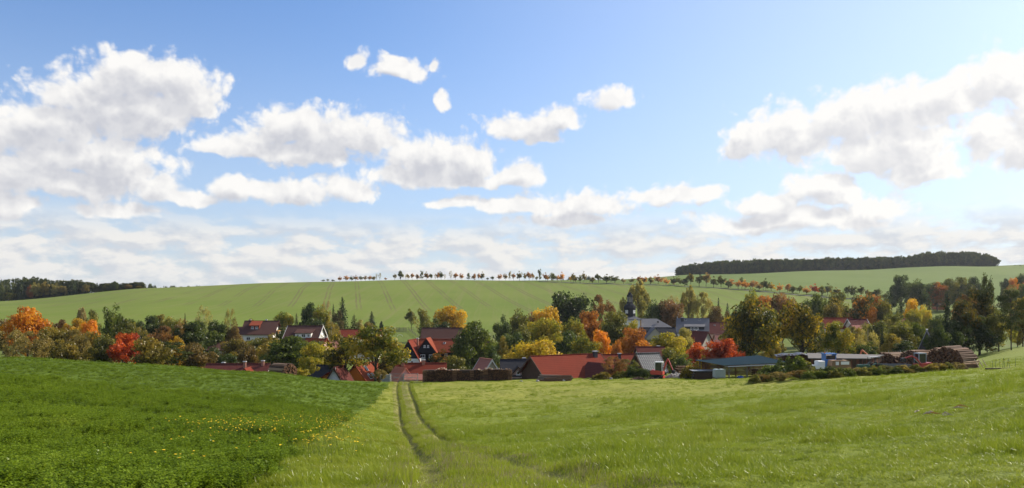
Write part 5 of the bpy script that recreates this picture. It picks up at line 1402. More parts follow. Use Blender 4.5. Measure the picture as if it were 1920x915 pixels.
def log_pile(label, u, d, yaw, L, width, height, r=.13, seed=1, prof='round', limit=290, name='log_pile', drop=0.0):
    """heap of long logs lying side by side, each log its own part"""
    x = (u - CX) * d / F; e = empty(name, (x, d, h1(x, d) - drop), radians(yaw)); tag(e, label, 'log pile')
    rg = random.Random(seed); ms = log_meshes(8, L, r * .8, r * 1.25, seed); cnt = 0; row = 0; z = r
    while z < height and cnt < limit:
        f = z / height
        hw = width / 2 * (sqrt(max(0, 1 - f ** 3.6)) if prof == 'round' else (1 - f * .25))
        y = -hw + rg.uniform(0, r)
        while y < hw and cnt < limit:
            o = bpy.data.objects.new('log', rg.choice(ms)); COL.objects.link(o); o.parent = e
            o.location = (rg.uniform(-.14, .14), y + rg.uniform(-.02, .02), z + rg.uniform(-.03, .03))
            o.rotation_euler = (rg.uniform(0, 6.28), rg.uniform(-.02, .02), rg.uniform(-.03, .03)); cnt += 1
            y += r * rg.uniform(1.75, 2.1)
        z += r * 1.62; row += 1
    return e

def firewood(label, u0, u1, d, v_top, seed, depth=1.0, cover=None, yaw=0.0, wave=.12, dens=1.0, dark=1.0):
    """long stack of split firewood: thousands of log ends, cross-stacked ends, loose pieces on top"""
    uc = (u0 + u1) / 2; x = (uc - CX) * d / F; zb = h1(x, d); L = (u1 - u0) * d / F; Ht = (VH - v_top) * d / F - zb
    e = empty('firewood_stack', (x, d, zb), radians(yaw)); tag(e, label, 'firewood')
    rg = random.Random(seed); b = MB()
    b.box((0, .06, Ht / 2 - .1), (L - .2, depth - .25, Ht - .1)); b.build('stack_core', [BARKD], e)
    b = MB(); r = .068; z = r
    top = lambda xx: Ht * (1 - wave + wave * sin(xx * 1.1 + seed) * .6 + wave * .5 * sin(xx * 2.7))
    while z < Ht * 1.1:
        xx = -L / 2 + .5
        while xx < L / 2 - .5:
            rr = r * rg.uniform(.7, 1.15)
            if z < top(xx):
                k = rg.choice([3, 4, 5, 6]); a0 = rg.uniform(0, 6.28); y0 = -depth / 2 - rg.uniform(-.05, .09)
                b.mi = rg.choice([0, 0, 1, 1, 2])
                b.prism([(xx + rr * cos(a0 + 2 * pi * j / k), z + rr * sin(a0 + 2 * pi * j / k)) for j in range(k)], 'y', y0, y0 + .45)
            xx += rr * 2.05 / dens
        z += r * 1.8
    o = b.build('log_ends', LOGEND, e); tag(o, kind='stuff')
    # cross-stacked towers at both ends and at the joints
    towers = [-L / 2 + .28, L / 2 - .28] + [(-L / 2 + L * f) for f in (.52, .80) if L > 8]
    for tx in towers:
        z = .06
        while z < top(tx) - .02:
            for k in range(3 if int(z / .12) % 2 else 1):
                m = MB()
                if int(z / .12) % 2: m.box((0, 0, 0), (.13, depth + .12, .10))
                else: m.box((0, 0, 0), (.58, .14, .10))
                break
            if int(z / .12) % 2:
                for k in (-.2, 0, .2):
                    oo = bpy.data.objects.new('split_log', FW_A[rg.randrange(3)]); COL.objects.link(oo); oo.parent = e; oo.location = (tx + k, -.03, z); oo.rotation_euler = (0, 0, pi / 2 + rg.uniform(-.05, .05))
            else:
                for yy in (-depth / 2 - .03,):
                    oo = bpy.data.objects.new('split_log', FW_B[rg.randrange(3)]); COL.objects.link(oo); oo.parent = e; oo.location = (tx, yy, z); oo.rotation_euler = (0, 0, rg.uniform(-.06, .06))
            z += .12
    # top layer, pale pieces
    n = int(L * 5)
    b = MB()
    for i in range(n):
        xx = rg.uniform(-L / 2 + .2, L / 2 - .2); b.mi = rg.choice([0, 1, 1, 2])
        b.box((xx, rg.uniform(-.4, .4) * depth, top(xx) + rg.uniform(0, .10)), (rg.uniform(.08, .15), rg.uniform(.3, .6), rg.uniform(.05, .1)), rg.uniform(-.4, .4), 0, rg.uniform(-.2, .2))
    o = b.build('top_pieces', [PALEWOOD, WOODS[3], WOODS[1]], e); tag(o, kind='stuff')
    if cover:
        b = MB(); nseg = 14
        for i in range(nseg):
            xa = -L / 2 - .15 + i * (L + .3) / nseg; xb_ = xa + (L + .3) / nseg - .02; za = top(xa) + .12 + rg.uniform(0, .05); zb2 = top(xb_) + .12 + rg.uniform(0, .05)
            b.hexa([(xa, -depth / 2 - .18, za - .22), (xb_, -depth / 2 - .18, zb2 - .22), (xb_, depth / 2 + .1, zb2), (xa, depth / 2 + .1, za)],
                   [(xa, -depth / 2 - .2, za - .17), (xb_, -depth / 2 - .2, zb2 - .17), (xb_, depth / 2 + .1, zb2 + .05), (xa, depth / 2 + .1, za + .05)])
        b.build('cover_sheet', [cover], e)
    return e
FW_A = log_meshes(3, 1.1, .05, .07, 91); FW_B = log_meshes(3, .60, .055, .075, 92)
firewood('long dark firewood stack beside the gate, capped with pale pieces', 793, 908, 111, 691.5, 3)
firewood('shorter reddish firewood stack at the right end of the long one', 907, 960, 110, 690.5, 4, wave=.05)

# long trunks lying at the meadow edge
def trunk_pile(label, u, d, n, L, seed, yaw=4):
    x = (u - CX) * d / F; e = empty('trunk_pile', (x, d, h1(x, d)), radians(yaw)); tag(e, label, 'log pile'); rg = random.Random(seed)
    lay = [6, 5, 4, 2][:n]
    for r_, c in enumerate(lay):
        for k in range(c):
            b = MB(); l = L * rg.uniform(.7, 1.05); rr = rg.uniform(.09, .13)
            b.tube((-l / 2, 0, 0), (0, rg.uniform(-.05, .05), .03), rr * .8, rr, 7); b.tube((0, 0, .03), (l / 2, 0, 0), rr, rr * 1.1, 7)
            o = b.build('trunk', [GREYWOOD if k % 3 else WOODS[2]], e); o.location = (rg.uniform(.2, .9) + r_ * .25, (k - c / 2) * .24, .12 + r_ * .19)
            o.rotation_euler = (0, rg.uniform(-.01, .05), rg.uniform(-.02, .02))
trunk_pile('low pile of long grey trunks in front of the big red barn', 1028, 107, 4, 4.6, 5)

# heap of logs peeping over the crop field
e = log_pile('heap of cut logs with pale lit side above the crop field', 530, 106, -32, 2.9, 2.6, 1.75, .11, 11)
# big pile and its neighbours on the right
e = log_pile('biggest log pile at the right end of the yard', 1783, 101, 34, 3.7, 4.9, 3.0, .135, 21)
rg = random.Random(5)
for k in range(3):
    b = MB(); b.tube((0, 0, 0), (.8, -.35, -1.55), .05, .05, 6); o = b.build('prop', [PALEWOOD], e); o.location = (.7 + .8 * k, -2.5 - .1 * k, 1.5); o.rotation_euler = (0, 0, -.5)
log_pile('second log pile left of the biggest one, low at its front', 1722, 106, 30, 3.4, 4.2, 2.75, .14, 22)
log_pile('pale topped log pile behind the tractor and trailer', 1678, 110, 28, 4.0, 3.4, 2.3, .14, 23)

# green roofed open shed --------------------------------------------------
def green_shed():
    d = 100.0; x = (1393 - CX) * d / F; zg = h1(x, d); e = empty('open_shed', (x, d, zg), radians(3)); tag(e, 'open timber shed with dark green corrugated roof in the yard', 'shed')
    Z = lambda v, dd=d: (VH - v) * dd / F - zg
    green = plain('green_corrugated_sheet', (.030, .075, .062), .38, .15, 3, .2, .5)
    # sheet roof: corners (front-left, front-right, back-right, back-left)
    zf, zb = Z(683.5), Z(668, 104.0)
    P0, P1, P2, P3 = Vector((-2.9, -2.0, zf)), Vector((5.15, -2.0, zf + .32)), Vector((3.4, 3.8, zb + .05)), Vector((-5.0, 3.8, zb - .5))
    roof = None; n = 36
    b = MB()
    for i in range(n):
        t0, t1 = i / n, (i + 1) / n; tm = (t0 + t1) / 2
        for (ta, tb, ha, hb) in ((t0, tm, 0, .07), (tm, t1, .07, 0)):
            a, c = P0.lerp(P1, ta), P0.lerp(P1, tb); f, g = P3.lerp(P2, tb), P3.lerp(P2, ta); up = Vector((0, 0, 1))
            b.hexa([a + up * ha, c + up * hb, f + up * hb, g + up * ha], [a + up * (ha + .03), c + up * (hb + .03), f + up * (hb + .03), g + up * (ha + .03)])
    ro = b.build('roof', [green], e)
    b = MB(); b.tube(P0 + Vector((.3, -.12, -.12)), P1 + Vector((.3, -.12, -.12)), .06, .06, 8); b.build('gutter', [METAL_G], ro)
    b = MB(); b.hexa([P0 + Vector((0, 0, -.16)), P1 + Vector((0, 0, -.16)), P1 + Vector((0, .1, -.16)), P0 + Vector((0, .1, -.16))], [P0 + Vector((0, .01, -.02)), P1 + Vector((0, .01, -.02)), P1 + Vector((0, .1, -.02)), P0 + Vector((0, .1, -.02))]); b.build('fascia', [GREYWOOD], e)
    for i in range(4):
        f = .07 + i * .28; p = P0.lerp(P1, f)
        b = MB(); b.box((p.x, p.y + .25, (p.z - .15) / 2), (.13, .13, p.z - .1)); b.build('post', [GREYWOOD], e)
        for sgn in (-1, 1):
            b = MB(); b.tube((p.x, p.y + .25, p.z - .95), (p.x + sgn * .55, p.y + .25, p.z - .2), .045, .045, 5); b.build('brace', [GREYWOOD], e)
        q = P3.lerp(P2, f); b = MB(); b.box((q.x, q.y - .2, (q.z - .1) / 2 - .3), (.13, .13, q.z + .5)); b.build('post', [GREYWOOD], e)
    # back wall of boards with light showing between
    for k in range(15):
        b = MB(); b.box((.1, 3.4, .15 + k * .155), (8.6, .04, .125)); b.build('board', [W_REDWOOD], e)
    return e
green_shed()
firewood('firewood under the right end of the green roofed shed', 1410, 1462, 101.3, 690, 8, wave=.2)

# caged liquid tank on a pallet
def tank():
    d = 96.5; x = (1348 - CX) * d / F; e = empty('caged_tank', (x, d, h1(x, d)), .1); tag(e, 'grey caged plastic tank on a pallet at the open shed', 'tank')
    b = MB()
    for yy in (-.5, 0, .5): b.box((0, yy, .07), (1.3, .12, .14))
    for xx in (-.5, 0, .5): b.box((xx, 0, .155), (.14, 1.15, .03))
    b.build('pallet', [GREYWOOD], e)
    b = MB(); b.prism([(-.56, .19), (.56, .19), (.60, .26), (.60, 1.10), (.50, 1.18), (-.50, 1.18), (-.60, 1.10), (-.60, .26)], 'y', -.52, .52); t = b.build('container', [PLASTIC], e)
    b = MB(); b.tube((0, 0, 1.17), (0, 0, 1.23), .14, .14, 12); b.build('lid', [STEEL_D], t)
    b = MB()
    for i in range(7):
        xx = -.60 + i * .2; b.tube((xx, -.565, .17), (xx, -.565, 1.2), .012, .012, 4)
    for i in range(5):
        zz_ = .3 + i * .2; b.tube((-.63, -.575, zz_), (.63, -.575, zz_), .012, .012, 4); b.tube((-.645, -.57, zz_), (-.645, .57, zz_), .012, .012, 4); b.tube((.645, -.57, zz_), (.645, .57, zz_), .012, .012, 4)
    b.build('cage', [METAL_G], e)
tank()
# low covered timber stack left of the shed, leaning sheet, rubble and logs
def low_stack():
    d = 101.0; x = (1318 - CX) * d / F; e = empty('timber_stack', (x, d, h1(x, d)), .05); tag(e, 'low dark timber stack under a flat sheet left of the shed', 'timber stack'); rg = random.Random(3)
    for r_ in range(6):
        for k in range(3):
            b = MB(); b.box((0, 0, 0), (2.5 * rg.uniform(.85, 1.1), .3, .14)); o = b.build('plank', [rg.choice([BARKD, GREYWOOD, W_WOOD])], e); o.location = (rg.uniform(-.15, .15), -.45 + k * .42, .1 + r_ * .16); o.rotation_euler = (0, 0, rg.uniform(-.04, .04))
    b = MB(); b.box((0, 0, 1.10), (3.1, 1.6, .04), 0, .03); b.build('cover_sheet', [METAL_G], e)
    e2 = empty('leaning_sheet', (x + 1.35, d - 1.0, h1(x + 1.35, d - 1.0)), .1); tag(e2, 'grey sheet leaning on the low dark timber stack', 'sheet'); b = MB(); b.box((0, 0, .42), (.6, .03, .85), 0, -.25); b.build('sheet', [METAL_G], e2)
low_stack()
def heap(name, label, cat, u, d, w, h, mat, n, seed, smin, smax, dx=1.0):
    """heap of separate stones or chunks over a mound, too small to pick apart"""
    x = (u - CX) * d / F; e = empty(name, (x, d, h1(x, d))); tag(e, label, cat); rg = random.Random(seed); b = MB(); m = MB()
    m.lathe([(w / 2, -.1), (w * .36, h * .45), (w * .18, h * .75), (w * .03, h * .86)], 12); m.build('mound', [mat], e, smooth=True)
    for i in range(n):
        a = rg.uniform(0, 6.28); q = sqrt(rg.uniform(0, 1)); s = rg.uniform(smin, smax)
        b.box((q * w / 2 * cos(a) * dx, q * w / 2 * sin(a), h * (1 - q ** 1.4) * .92), (s * rg.uniform(.7, 1.5), s, s * rg.uniform(.4, .9)), rg.uniform(0, 3), rg.uniform(-.6, .6), rg.uniform(-.6, .6))
    o = b.build('chunks', [mat], e); tag(o, kind='stuff')
    return e
heap('rubble_heap', 'pale grey rubble heap right of the small red excavator', 'rubble', 1266, 105, 2.6, .75, RUBBLE, 160, 1, .08, .26)
heap('brushwood_heap', 'grey brushwood heap between rubble and timber stack', 'brushwood', 1290, 104, 2.2, .8, GREYWOOD, 120, 2, .05, .5)
heap('bark_heap', 'low brown heap of bark and wood scraps at the meadow edge', 'wood scraps', 1198, 103, 2.4, .28, WOODS[2], 110, 3, .06, .32)
heap('wood_scraps', 'scattered wood scraps at the foot of the small red excavator', 'wood scraps', 1228, 103.5, 2.2, .18, WOODS[1], 70, 6, .06, .3)
heap('gravel_heap', 'small grey gravel heap below the second excavator', 'gravel', 1732, 92, 1.8, .5, RUBBLE, 120, 4, .05, .15)
heap('wood_chip_heap', 'brown wood chip heap at the foot of the steep dark roof', 'wood chips', 1735, 124, 3.8, 1.7, WOODS[2], 140, 5, .1, .4)
e = log_pile('few thick logs stacked behind the rubble heap', 1283, 116, 10, 2.6, 1.6, 1.25, .2, 31)

# excavators ----------------------------------------------------------------
def excavator(label, u, d, yaw, paint, cab_mat, boom_pts, size=1.0, cab_side=.35):
    x = (u - CX) * d / F; e = empty('mini_excavator', (x, d, h1(x, d)), radians(yaw), (size,) * 3); tag(e, label, 'excavator')
    for s in (-1, 1):
        b = MB(); n = 16; prof = []
        for i in range(n):
            a = 2 * pi * i / n; prof.append((.78 * (1 if cos(a) > 0 else -1) * abs(cos(a)) ** .5 , .22 + .22 * sin(a)))
        b.prism(prof, 'x', s * .62 - .15, s * .62 + .15)
        b.v = [(v[0], v[1], v[2]) for v in b.v]; b.build('track', [RUBBER], e)
    b = MB(); b.box((0, 0, .42), (.9, .9, .22)); b.tube((0, 0, .5), (0, 0, .62), .4, .4, 14); b.build('undercarriage', [STEEL_D], e)
    b = MB(); b.prism([(-.75, .62), (.80, .62), (.95, .78), (.95, 1.12), (.75, 1.25), (-.75, 1.1)], 'x', -.68, .68); body = b.build('body', [paint], e)
    b = MB(); b.box((-.1, -.82, .32), (1.3, .06, .30)); b.build('blade', [paint], e)
    # cab: posts, roof, panes
    b = MB(); cx0, cx1, cy0, cy1, z0, z1 = -.66, .22, -.70, .35, 1.02, 2.28
    for xx in (cx0 + .04, cx1 - .04):
        for yy in (cy0 + .04, cy1 - .04): b.box((xx, yy, (z0 + z1) / 2), (.08, .08, z1 - z0))
    b.box(((cx0 + cx1) / 2, (cy0 + cy1) / 2, z1 + .04), (cx1 - cx0 + .06, cy1 - cy0 + .06, .10)); b.box(((cx0 + cx1) / 2, cy1 - .02, z0 + .3), (cx1 - cx0 - .1, .05, .6))
    cab = b.build('cab', [cab_mat], e)
    b = MB()
    b.box(((cx0 + cx1) / 2, cy0 + .03, (z0 + z1) / 2), (cx1 - cx0 - .14, .02, z1 - z0 - .1)); b.box((cx0 + .03, (cy0 + cy1) / 2, (z0 + z1) / 2), (.02, cy1 - cy0 - .14, z1 - z0 - .1)); b.box((cx1 - .03, (cy0 + cy1) / 2, (z0 + z1) / 2), (.02, cy1 - cy0 - .14, z1 - z0 - .1))
    b.build('window', [GLASS], cab)
    # boom, stick and bucket
    p = [Vector(q) for q in boom_pts]
    b = MB(); b.tube(p[0], p[1], .13, .11, 6); b.tube(p[1], p[2], .11, .09, 6); bm_ = b.build('boom', [paint], e)
    b = MB(); b.tube(p[0] + Vector((0, -.12, .05)), p[1] + Vector((0, -.18, -.15)), .045, .045, 6); b.build('hydraulic_ram', [METAL_G], bm_)
    b = MB(); b.tube(p[2], p[3], .09, .07, 6); b.build('arm', [paint], e)
    b = MB(); q = p[3]; b.prism([(q.y - .25, q.z + .05), (q.y + .10, q.z + .1), (q.y + .18, q.z - .25), (q.y - .05, q.z - .42), (q.y - .28, q.z - .30)], 'x', q.x - .22, q.x + .22); b.build('bucket', [STEEL_D], e)
    return e
excavator('small red excavator with white cab and raised boom at the meadow edge', 1234, 104, 68, RED_P, WHITE_P, [(.45, -.6, 1.0), (.45, -.95, 2.1), (.45, -1.25, 2.75), (.45, -1.95, 1.15)], .95)
excavator('red excavator with grey cab in front of the biggest log pile', 1730, 97, -78, RED_P2, plain('grey_cab_paint', (.25, .30, .36), .35, .1, 3, .2, .5), [(.45, -.6, 1.0), (.45, -1.3, 1.8), (.45, -1.9, 2.05), (.45, -3.0, 1.75)], 1.0)
# third machine: only its boom shows above the flat shed
x = (1618 - CX) * 118 / F; e = empty('excavator_boom', (x, 118, h1(x, 118))); tag(e, 'orange excavator boom sticking up behind the flat roofed shed', 'excavator')
zt = (VH - 655.5) * 118 / F - e.location.z
b = MB(); b.tube((-.95, 0, zt - 2.6), (-.15, 0, zt - .05), .14, .12, 6); b.build('boom', [ORANGE_P], e); b = MB(); b.tube((-.15, 0, zt - .05), (.95, 0, zt - .95), .12, .09, 6); b.tube((.95, 0, zt - .95), (1.15, 0, zt - 1.7), .09, .08, 6); b.build('arm', [ORANGE_P], e)
b = MB(); b.box((-1.2, 0, 1.1), (1.6, 1.4, .9)); b.box((-1.2, 0, .35), (1.9, 1.5, .6)); b.build('body', [ORANGE_P], e)

# flat roofed dark shed ------------------------------------------------------
def flat_shed():
    d = 106.0; x = (1590 - CX) * d / F; zg = h1(x, d); e = empty('flat_roofed_shed', (x, d, zg), radians(-4)); tag(e, 'dark wooden shed with flat grey roof in the yard', 'shed'); rg = random.Random(8)
    Z = lambda v, dd=d: (VH - v) * dd / F - zg
    zt = Z(671)
    b = MB(); b.hexa([(-5.6, -1.6, zt - .05), (2.2, -1.6, zt - .05), (5.9, 3.2, zt + .15), (-4.4, 3.2, zt + .35)], [(-5.6, -1.6, zt + .05), (2.2, -1.6, zt + .05), (5.9, 3.2, zt + .25), (-4.4, 3.2, zt + .45)])
    b.build('roof', [plain('roofing_felt', (.135, .125, .115), .9, .25, 1.5)], e)
    n = 40
    for i in range(n):                                  # upright boards along the front, some gaps
        xx = -5.0 + i * .18
        if rg.random() < .16 or 12 < i < 20: continue
        b = MB(); b.box((xx, -1.2, zt / 2 - .05), (.15, .03, zt)); b.build('board', [rg.choice([W_WOOD, W_REDWOOD, W_WOOD])], e)
    for i in range(26):
        f = i / 25; xx = 2.15 + f * 3.5; yy = -1.2 + f * 4.2
        if rg.random() < .2: continue
        b = MB(); b.box((xx, yy, zt / 2), (.16, .03, zt + .1), .87); b.build('board', [rg.choice([W_WOOD, W_REDWOOD, BARKD])], e)
    for (xx, yy) in ((-5.1, -1.1), (-2.6, -1.1), (0, -1.1), (2.1, -1.1), (5.6, 3.0), (-4.3, 3.0)):
        b = MB(); b.box((xx, yy, zt / 2 - .1), (.16, .16, zt)); b.build('post', [W_WOOD], e)
    b = MB(); b.box((.3, 2.9, zt / 2), (9.8, .05, zt)); b.build('back_wall', [W_WOOD], e)
flat_shed()
firewood('tall firewood stack under black sheeting behind the yard sheds', 1456, 1532, 111, 663.5, 14, cover=TARPB, wave=.06)
# white flatbed, blue machine, tarpaulin covered box
def flatbed():
    d = 95.0; x = (1531 - CX) * d / F; e = empty('white_flatbed_trailer', (x, d, h1(x, d) + .0), .06); tag(e, 'white flatbed trailer with a white tank in front of the blue machine', 'trailer')
    b = MB(); b.box((-.15, 0, .98), (1.75, 1.3, .42)); b.build('bed', [WHITE_P], e)
    b = MB(); b.prism([(-.55, 1.2), (.55, 1.2), (.55, 1.62), (.45, 1.70), (-.45, 1.70), (-.55, 1.62)], 'x', -.02, .78); b.build('tank', [WHITE_P], e)
    for s in (-1, 1):
        b = MB(); b.tube((0, s * .55, .34), (0, s * .75, .34), .34, .34, 16); w = b.build('wheel', [RUBBER], e); b = MB(); b.tube((0, s * .76, .34), (0, s * .77, .34), .18, .18, 12); b.build('rim', [WHITE_P], w)
    b = MB(); b.box((-1.5, 0, .62), (1.1, .1, .1)); b.box((0, 0, .55), (1.2, .9, .12)); b.build('drawbar', [STEEL_D], e)
flatbed()
def blue_machine():
    d = 97.5; x = (1549 - CX) * d / F; e = empty('blue_machine', (x, d, h1(x, d)), 0); tag(e, 'blue machine with cab and orange beacon in the yard', 'machine')
    b = MB(); b.box((.15, 0, .95), (1.1, 1.3, 1.1)); b.box((-.1, -.2, .35), (1.3, 1.1, .2)); b.build('body', [BLUE_P], e)
    b = MB(); b.box((-.3, 0, 1.95), (.08, 1.2, .95)); b.box((.95, 0, 1.95), (.08, 1.2, .95)); b.box((.33, 0, 2.42), (1.5, 1.35, .12)); b.box((.33, -.6, 1.62), (1.2, .05, .3)); cab = b.build('cab', [BLUE_P], e)
    b = MB(); b.box((.33, -.58, 1.98), (1.1, .03, .5)); b.build('window', [GLASS], cab)
    b = MB(); b.tube((-.3, -.3, 2.48), (-.3, -.3, 2.62), .08, .07, 10); b.build('beacon', [plain('orange_beacon', (.8, .16, .01), .3, .05)], cab)
    for s in (-.45, .6):
        b = MB(); b.tube((s, -.62, .36), (s, -.45, .36), .36, .36, 14); b.build('wheel', [RUBBER], e)
blue_machine()
def tarp_box():
    d = 95.5; x = (1573 - CX) * d / F; e = empty('tarpaulin_load', (x, d, h1(x, d)), -.05); tag(e, 'load under a brown tarpaulin with two white patches beside the blue machine', 'load')
    b = MB(); b.prism([(-1.05, .35), (1.0, .35), (1.15, 1.0), (1.05, 1.62), (.8, 1.74), (-1.0, 1.70), (-1.1, 1.2)], 'y', -.8, .8); o = b.build('tarpaulin', [TARP], e)
    b = MB(); b.box((-.48, -.83, 1.38), (.36, .04, .40)); b.build('patch', [WHITE_P], o); b = MB(); b.box((.42, -.83, 1.42), (.95, .04, .36)); b.build('patch', [WHITE_P], o)
    b = MB(); b.box((0, 0, .17), (2.0, 1.4, .34)); b.build('frame', [STEEL_D], e)
    b = MB(); b.box((0.1, .1, 1.85), (.6, .5, .25)); b.build('crate', [GREYWOOD], o)
tarp_box()
def tractor():
    d = 97.0; x = (1631 - CX) * d / F; e = empty('green_tractor', (x, d, h1(x, d)), radians(184)); tag(e, 'old green tractor with red wheels and open roof frame', 'tractor')
    b = MB(); b.prism([(-.30, .55), (.30, .55), (.30, 1.05), (.18, 1.18), (-.18, 1.18), (-.30, 1.05)], 'x', .1, 1.55); b.build('hood', [GREEN_P], e)
    b = MB(); b.box((-.3, 0, .75), (1.0, .7, .35)); b.build('chassis', [GREEN_P], e)
    for s in (-1, 1):
        b = MB(); b.tube((-.55, s * .52, .62), (-.55, s * .82, .62), .62, .62, 20); w = b.build('rear_wheel', [RUBBER], e); b = MB(); b.tube((-.55, s * .80, .62), (-.55, s * .84, .62), .33, .33, 16); b.build('rim', [RED_P2], w)
        b = MB(); b.tube((1.25, s * .50, .38), (1.25, s * .68, .38), .38, .38, 18); w = b.build('front_wheel', [RUBBER], e); b = MB(); b.tube((1.25, s * .66, .38), (1.25, s * .70, .38), .20, .20, 14); b.build('rim', [RED_P2], w)
        b = MB()
        for i in range(6):
            a = radians(10 + i * 28); b.box((-.55 + .72 * cos(a), s * .66, .62 + .72 * sin(a)), (.36, .34, .04), 0, 0, -(a - pi / 2))
        b.build('fender', [GREEN_P], e)
    b = MB(); b.box((-.5, 0, 1.0), (.45, .5, .12)); b.box((-.72, 0, 1.25), (.08, .5, .45)); b.build('seat', [STEEL_D], e)
    b = MB()
    for xx in (-.95, .05):
        for s in (-.42, .42): b.tube((xx, s, .95), (xx, s, 2.05), .03, .03, 6)
    b.build('roof_frame', [STEEL_D], e); b = MB(); b.box((-.45, 0, 2.08), (1.25, 1.0, .06)); b.build('roof', [METAL_G], e)
    b = MB(); b.tube((.25, 0, 1.1), (.05, 0, 1.4), .02, .02, 5); b.tube((.03, 0, 1.36), (.05, 0, 1.43), .19, .19, 14); b.build('steering_wheel', [STEEL_D], e)
    b = MB(); b.tube((.9, .12, 1.15), (.9, .12, 1.75), .035, .03, 8); b.build('exhaust', [STEEL_D], e)
tractor()
def trailer():
    d = 98.0; x = (1677 - CX) * d / F; e = empty('grey_trailer', (x, d, h1(x, d)), .02); tag(e, 'long low grey sided trailer behind the green tractor', 'trailer')
    for yy in (-.85, .85):
        b = MB(); b.box((0, yy, .92), (3.3, .05, .50)); b.build('side_board', [GREY_P], e)
    for xx in (-1.66, 1.66):
        b = MB(); b.box((xx, 0, .92), (.05, 1.66, .50)); b.build('end_board', [GREY_P], e)
    b = MB(); b.box((0, 0, .64), (3.3, 1.66, .06)); b.box((0, 0, .52), (3.0, .5, .12)); b.box((-2.1, 0, .5), (1.1, .1, .1)); b.build('chassis', [STEEL_D], e)
    b = MB(); b.box((.75, -.89, .93), (.22, .03, .16)); b.build('number_plate', [WHITE_P], e)
    for xx in (-.9, .9):
        for s in (-1, 1):
            b = MB(); b.tube((xx, s * .62, .33), (xx, s * .82, .33), .33, .33, 16); w = b.build('wheel', [RUBBER], e); b = MB(); b.tube((xx, s * .81, .33), (xx, s * .835, .33), .17, .17, 12); b.build('rim', [GREY_P], w)
trailer()
# blue sheet on the ground in the shed, white sheet on the stack
for (u, d, w, h, mat, lb, nm) in [(1388, 98.5, .9, .32, TARPBLUE, 'crumpled blue sheet on the floor of the open shed', 'blue_sheet')]:
    x = (u - CX) * d / F; b = MB(); rg = random.Random(2); n = 8
    b.lathe([(w * .55, 0), (w * .5, h * .4), (w * .3, h * .9), (w * .05, h)], 9)
    b.v = [(v[0] + rg.uniform(-.08, .08), v[1] + rg.uniform(-.08, .08), max(0, v[2] + rg.uniform(-.06, .06))) for v in b.v]
    o = b.build(nm, [mat], None, (x, d, h1(x, d))); tag(o, lb, 'sheet')

# gate at the end of the track -----------------------------------------------
def gate():
    d = 114.5; x = (757 - CX) * d / F; zg = h1(x, d) + .02; e = empty('field_gate', (x, d, zg), radians(2)); tag(e, 'metal tube field gate with diagonal bars at the end of the track', 'gate')
    w, h = 4.0, 1.15
    for xx in (-w / 2, 0, w / 2):
        b = MB(); b.tube((xx, 0, .05), (xx, 0, h + .1), .05, .05, 8); b.build('post', [METAL_G], e)
    for zz_ in (.15, .62, h):
        b = MB(); b.tube((-w / 2, -.03, zz_), (w / 2, -.03, zz_), .028, .028, 6); b.build('rail', [METAL_G], e)
    for (a, c) in ((-w / 2, 0), (w / 2, 0)):
        b = MB(); b.tube((a, -.05, .15), (c, -.05, h), .022, .022, 6); b.build('diagonal', [METAL_G], e)
        b = MB(); b.tube((a, -.05, h), (c, -.05, .15), .022, .022, 6); b.build('diagonal', [METAL_G], e)
    x2 = (722 - CX) * d / F; e2 = empty('concrete_block', (x2, d + .3, h1(x2, d))); tag(e2, 'grey concrete block wall left of the field gate', 'wall')
    for i in range(2):
        for r_ in range(2):
            b = MB(); b.box((-.4 + i * .8, 0, .3 + r_ * .55), (.78, .4, .53)); b.build('block', [plain('concrete', (.30, .29, .27), .9, .2, 3)], e2)
gate()
# garden fence on the far side, slim posts and rails
def fence(label, u0, u1, d0, d1, n, h=1.3, dense=1):
    xa, xb = (u0 - CX) * d0 / F, (u1 - CX) * d1 / F; e = empty('garden_fence', (xa, d0, h1(xa, d0))); tag(e, label, 'fence')
    prev = None
    for i in range(n + 1):
        f = i / n; x = xa + (xb - xa) * f; y = d0 + (d1 - d0) * f; z = h1(x, y); p = Vector((x - xa, y - d0, z - e.location.z))
        b = MB(); b.box(p + Vector((0, 0, h / 2)), (.14, .14, h)); b.build('post', [GREYWOOD], e)
        if prev is not None:
            for hz in (h * .45, h * .9):
                b = MB(); b.tube(prev + Vector((0, 0, hz)), p + Vector((0, 0, hz)), .05, .05, 4); b.build('rail', [GREYWOOD], e)
        prev = p
fence('long low fence at the top of the village garden', 662, 800, 340, 344, 16)
fence('denser paling fence in the middle of the garden edge', 737, 762, 338, 338, 12, 1.5)
fence('fence running down the right side of the village garden', 768, 792, 338, 300, 8)
fence('fence running down between the garden plots', 718, 728, 336, 304, 7)
# white hoop in the garden
x = (750 - CX) * 318 / F; b = MB()
for i in range(10):
    a0, a1 = pi * i / 10, pi * (i + 1) / 10
    b.tube((1.0 * cos(a0), 0, .75 * sin(a0)), (1.0 * cos(a1), 0, .75 * sin(a1)), .06, .06, 6)
o = b.build('garden_hoop', [WHITE_P], None, (x, 318, h1(x, 318))); tag(o, 'white garden hoop on the lawn above the slate houses', 'hoop')
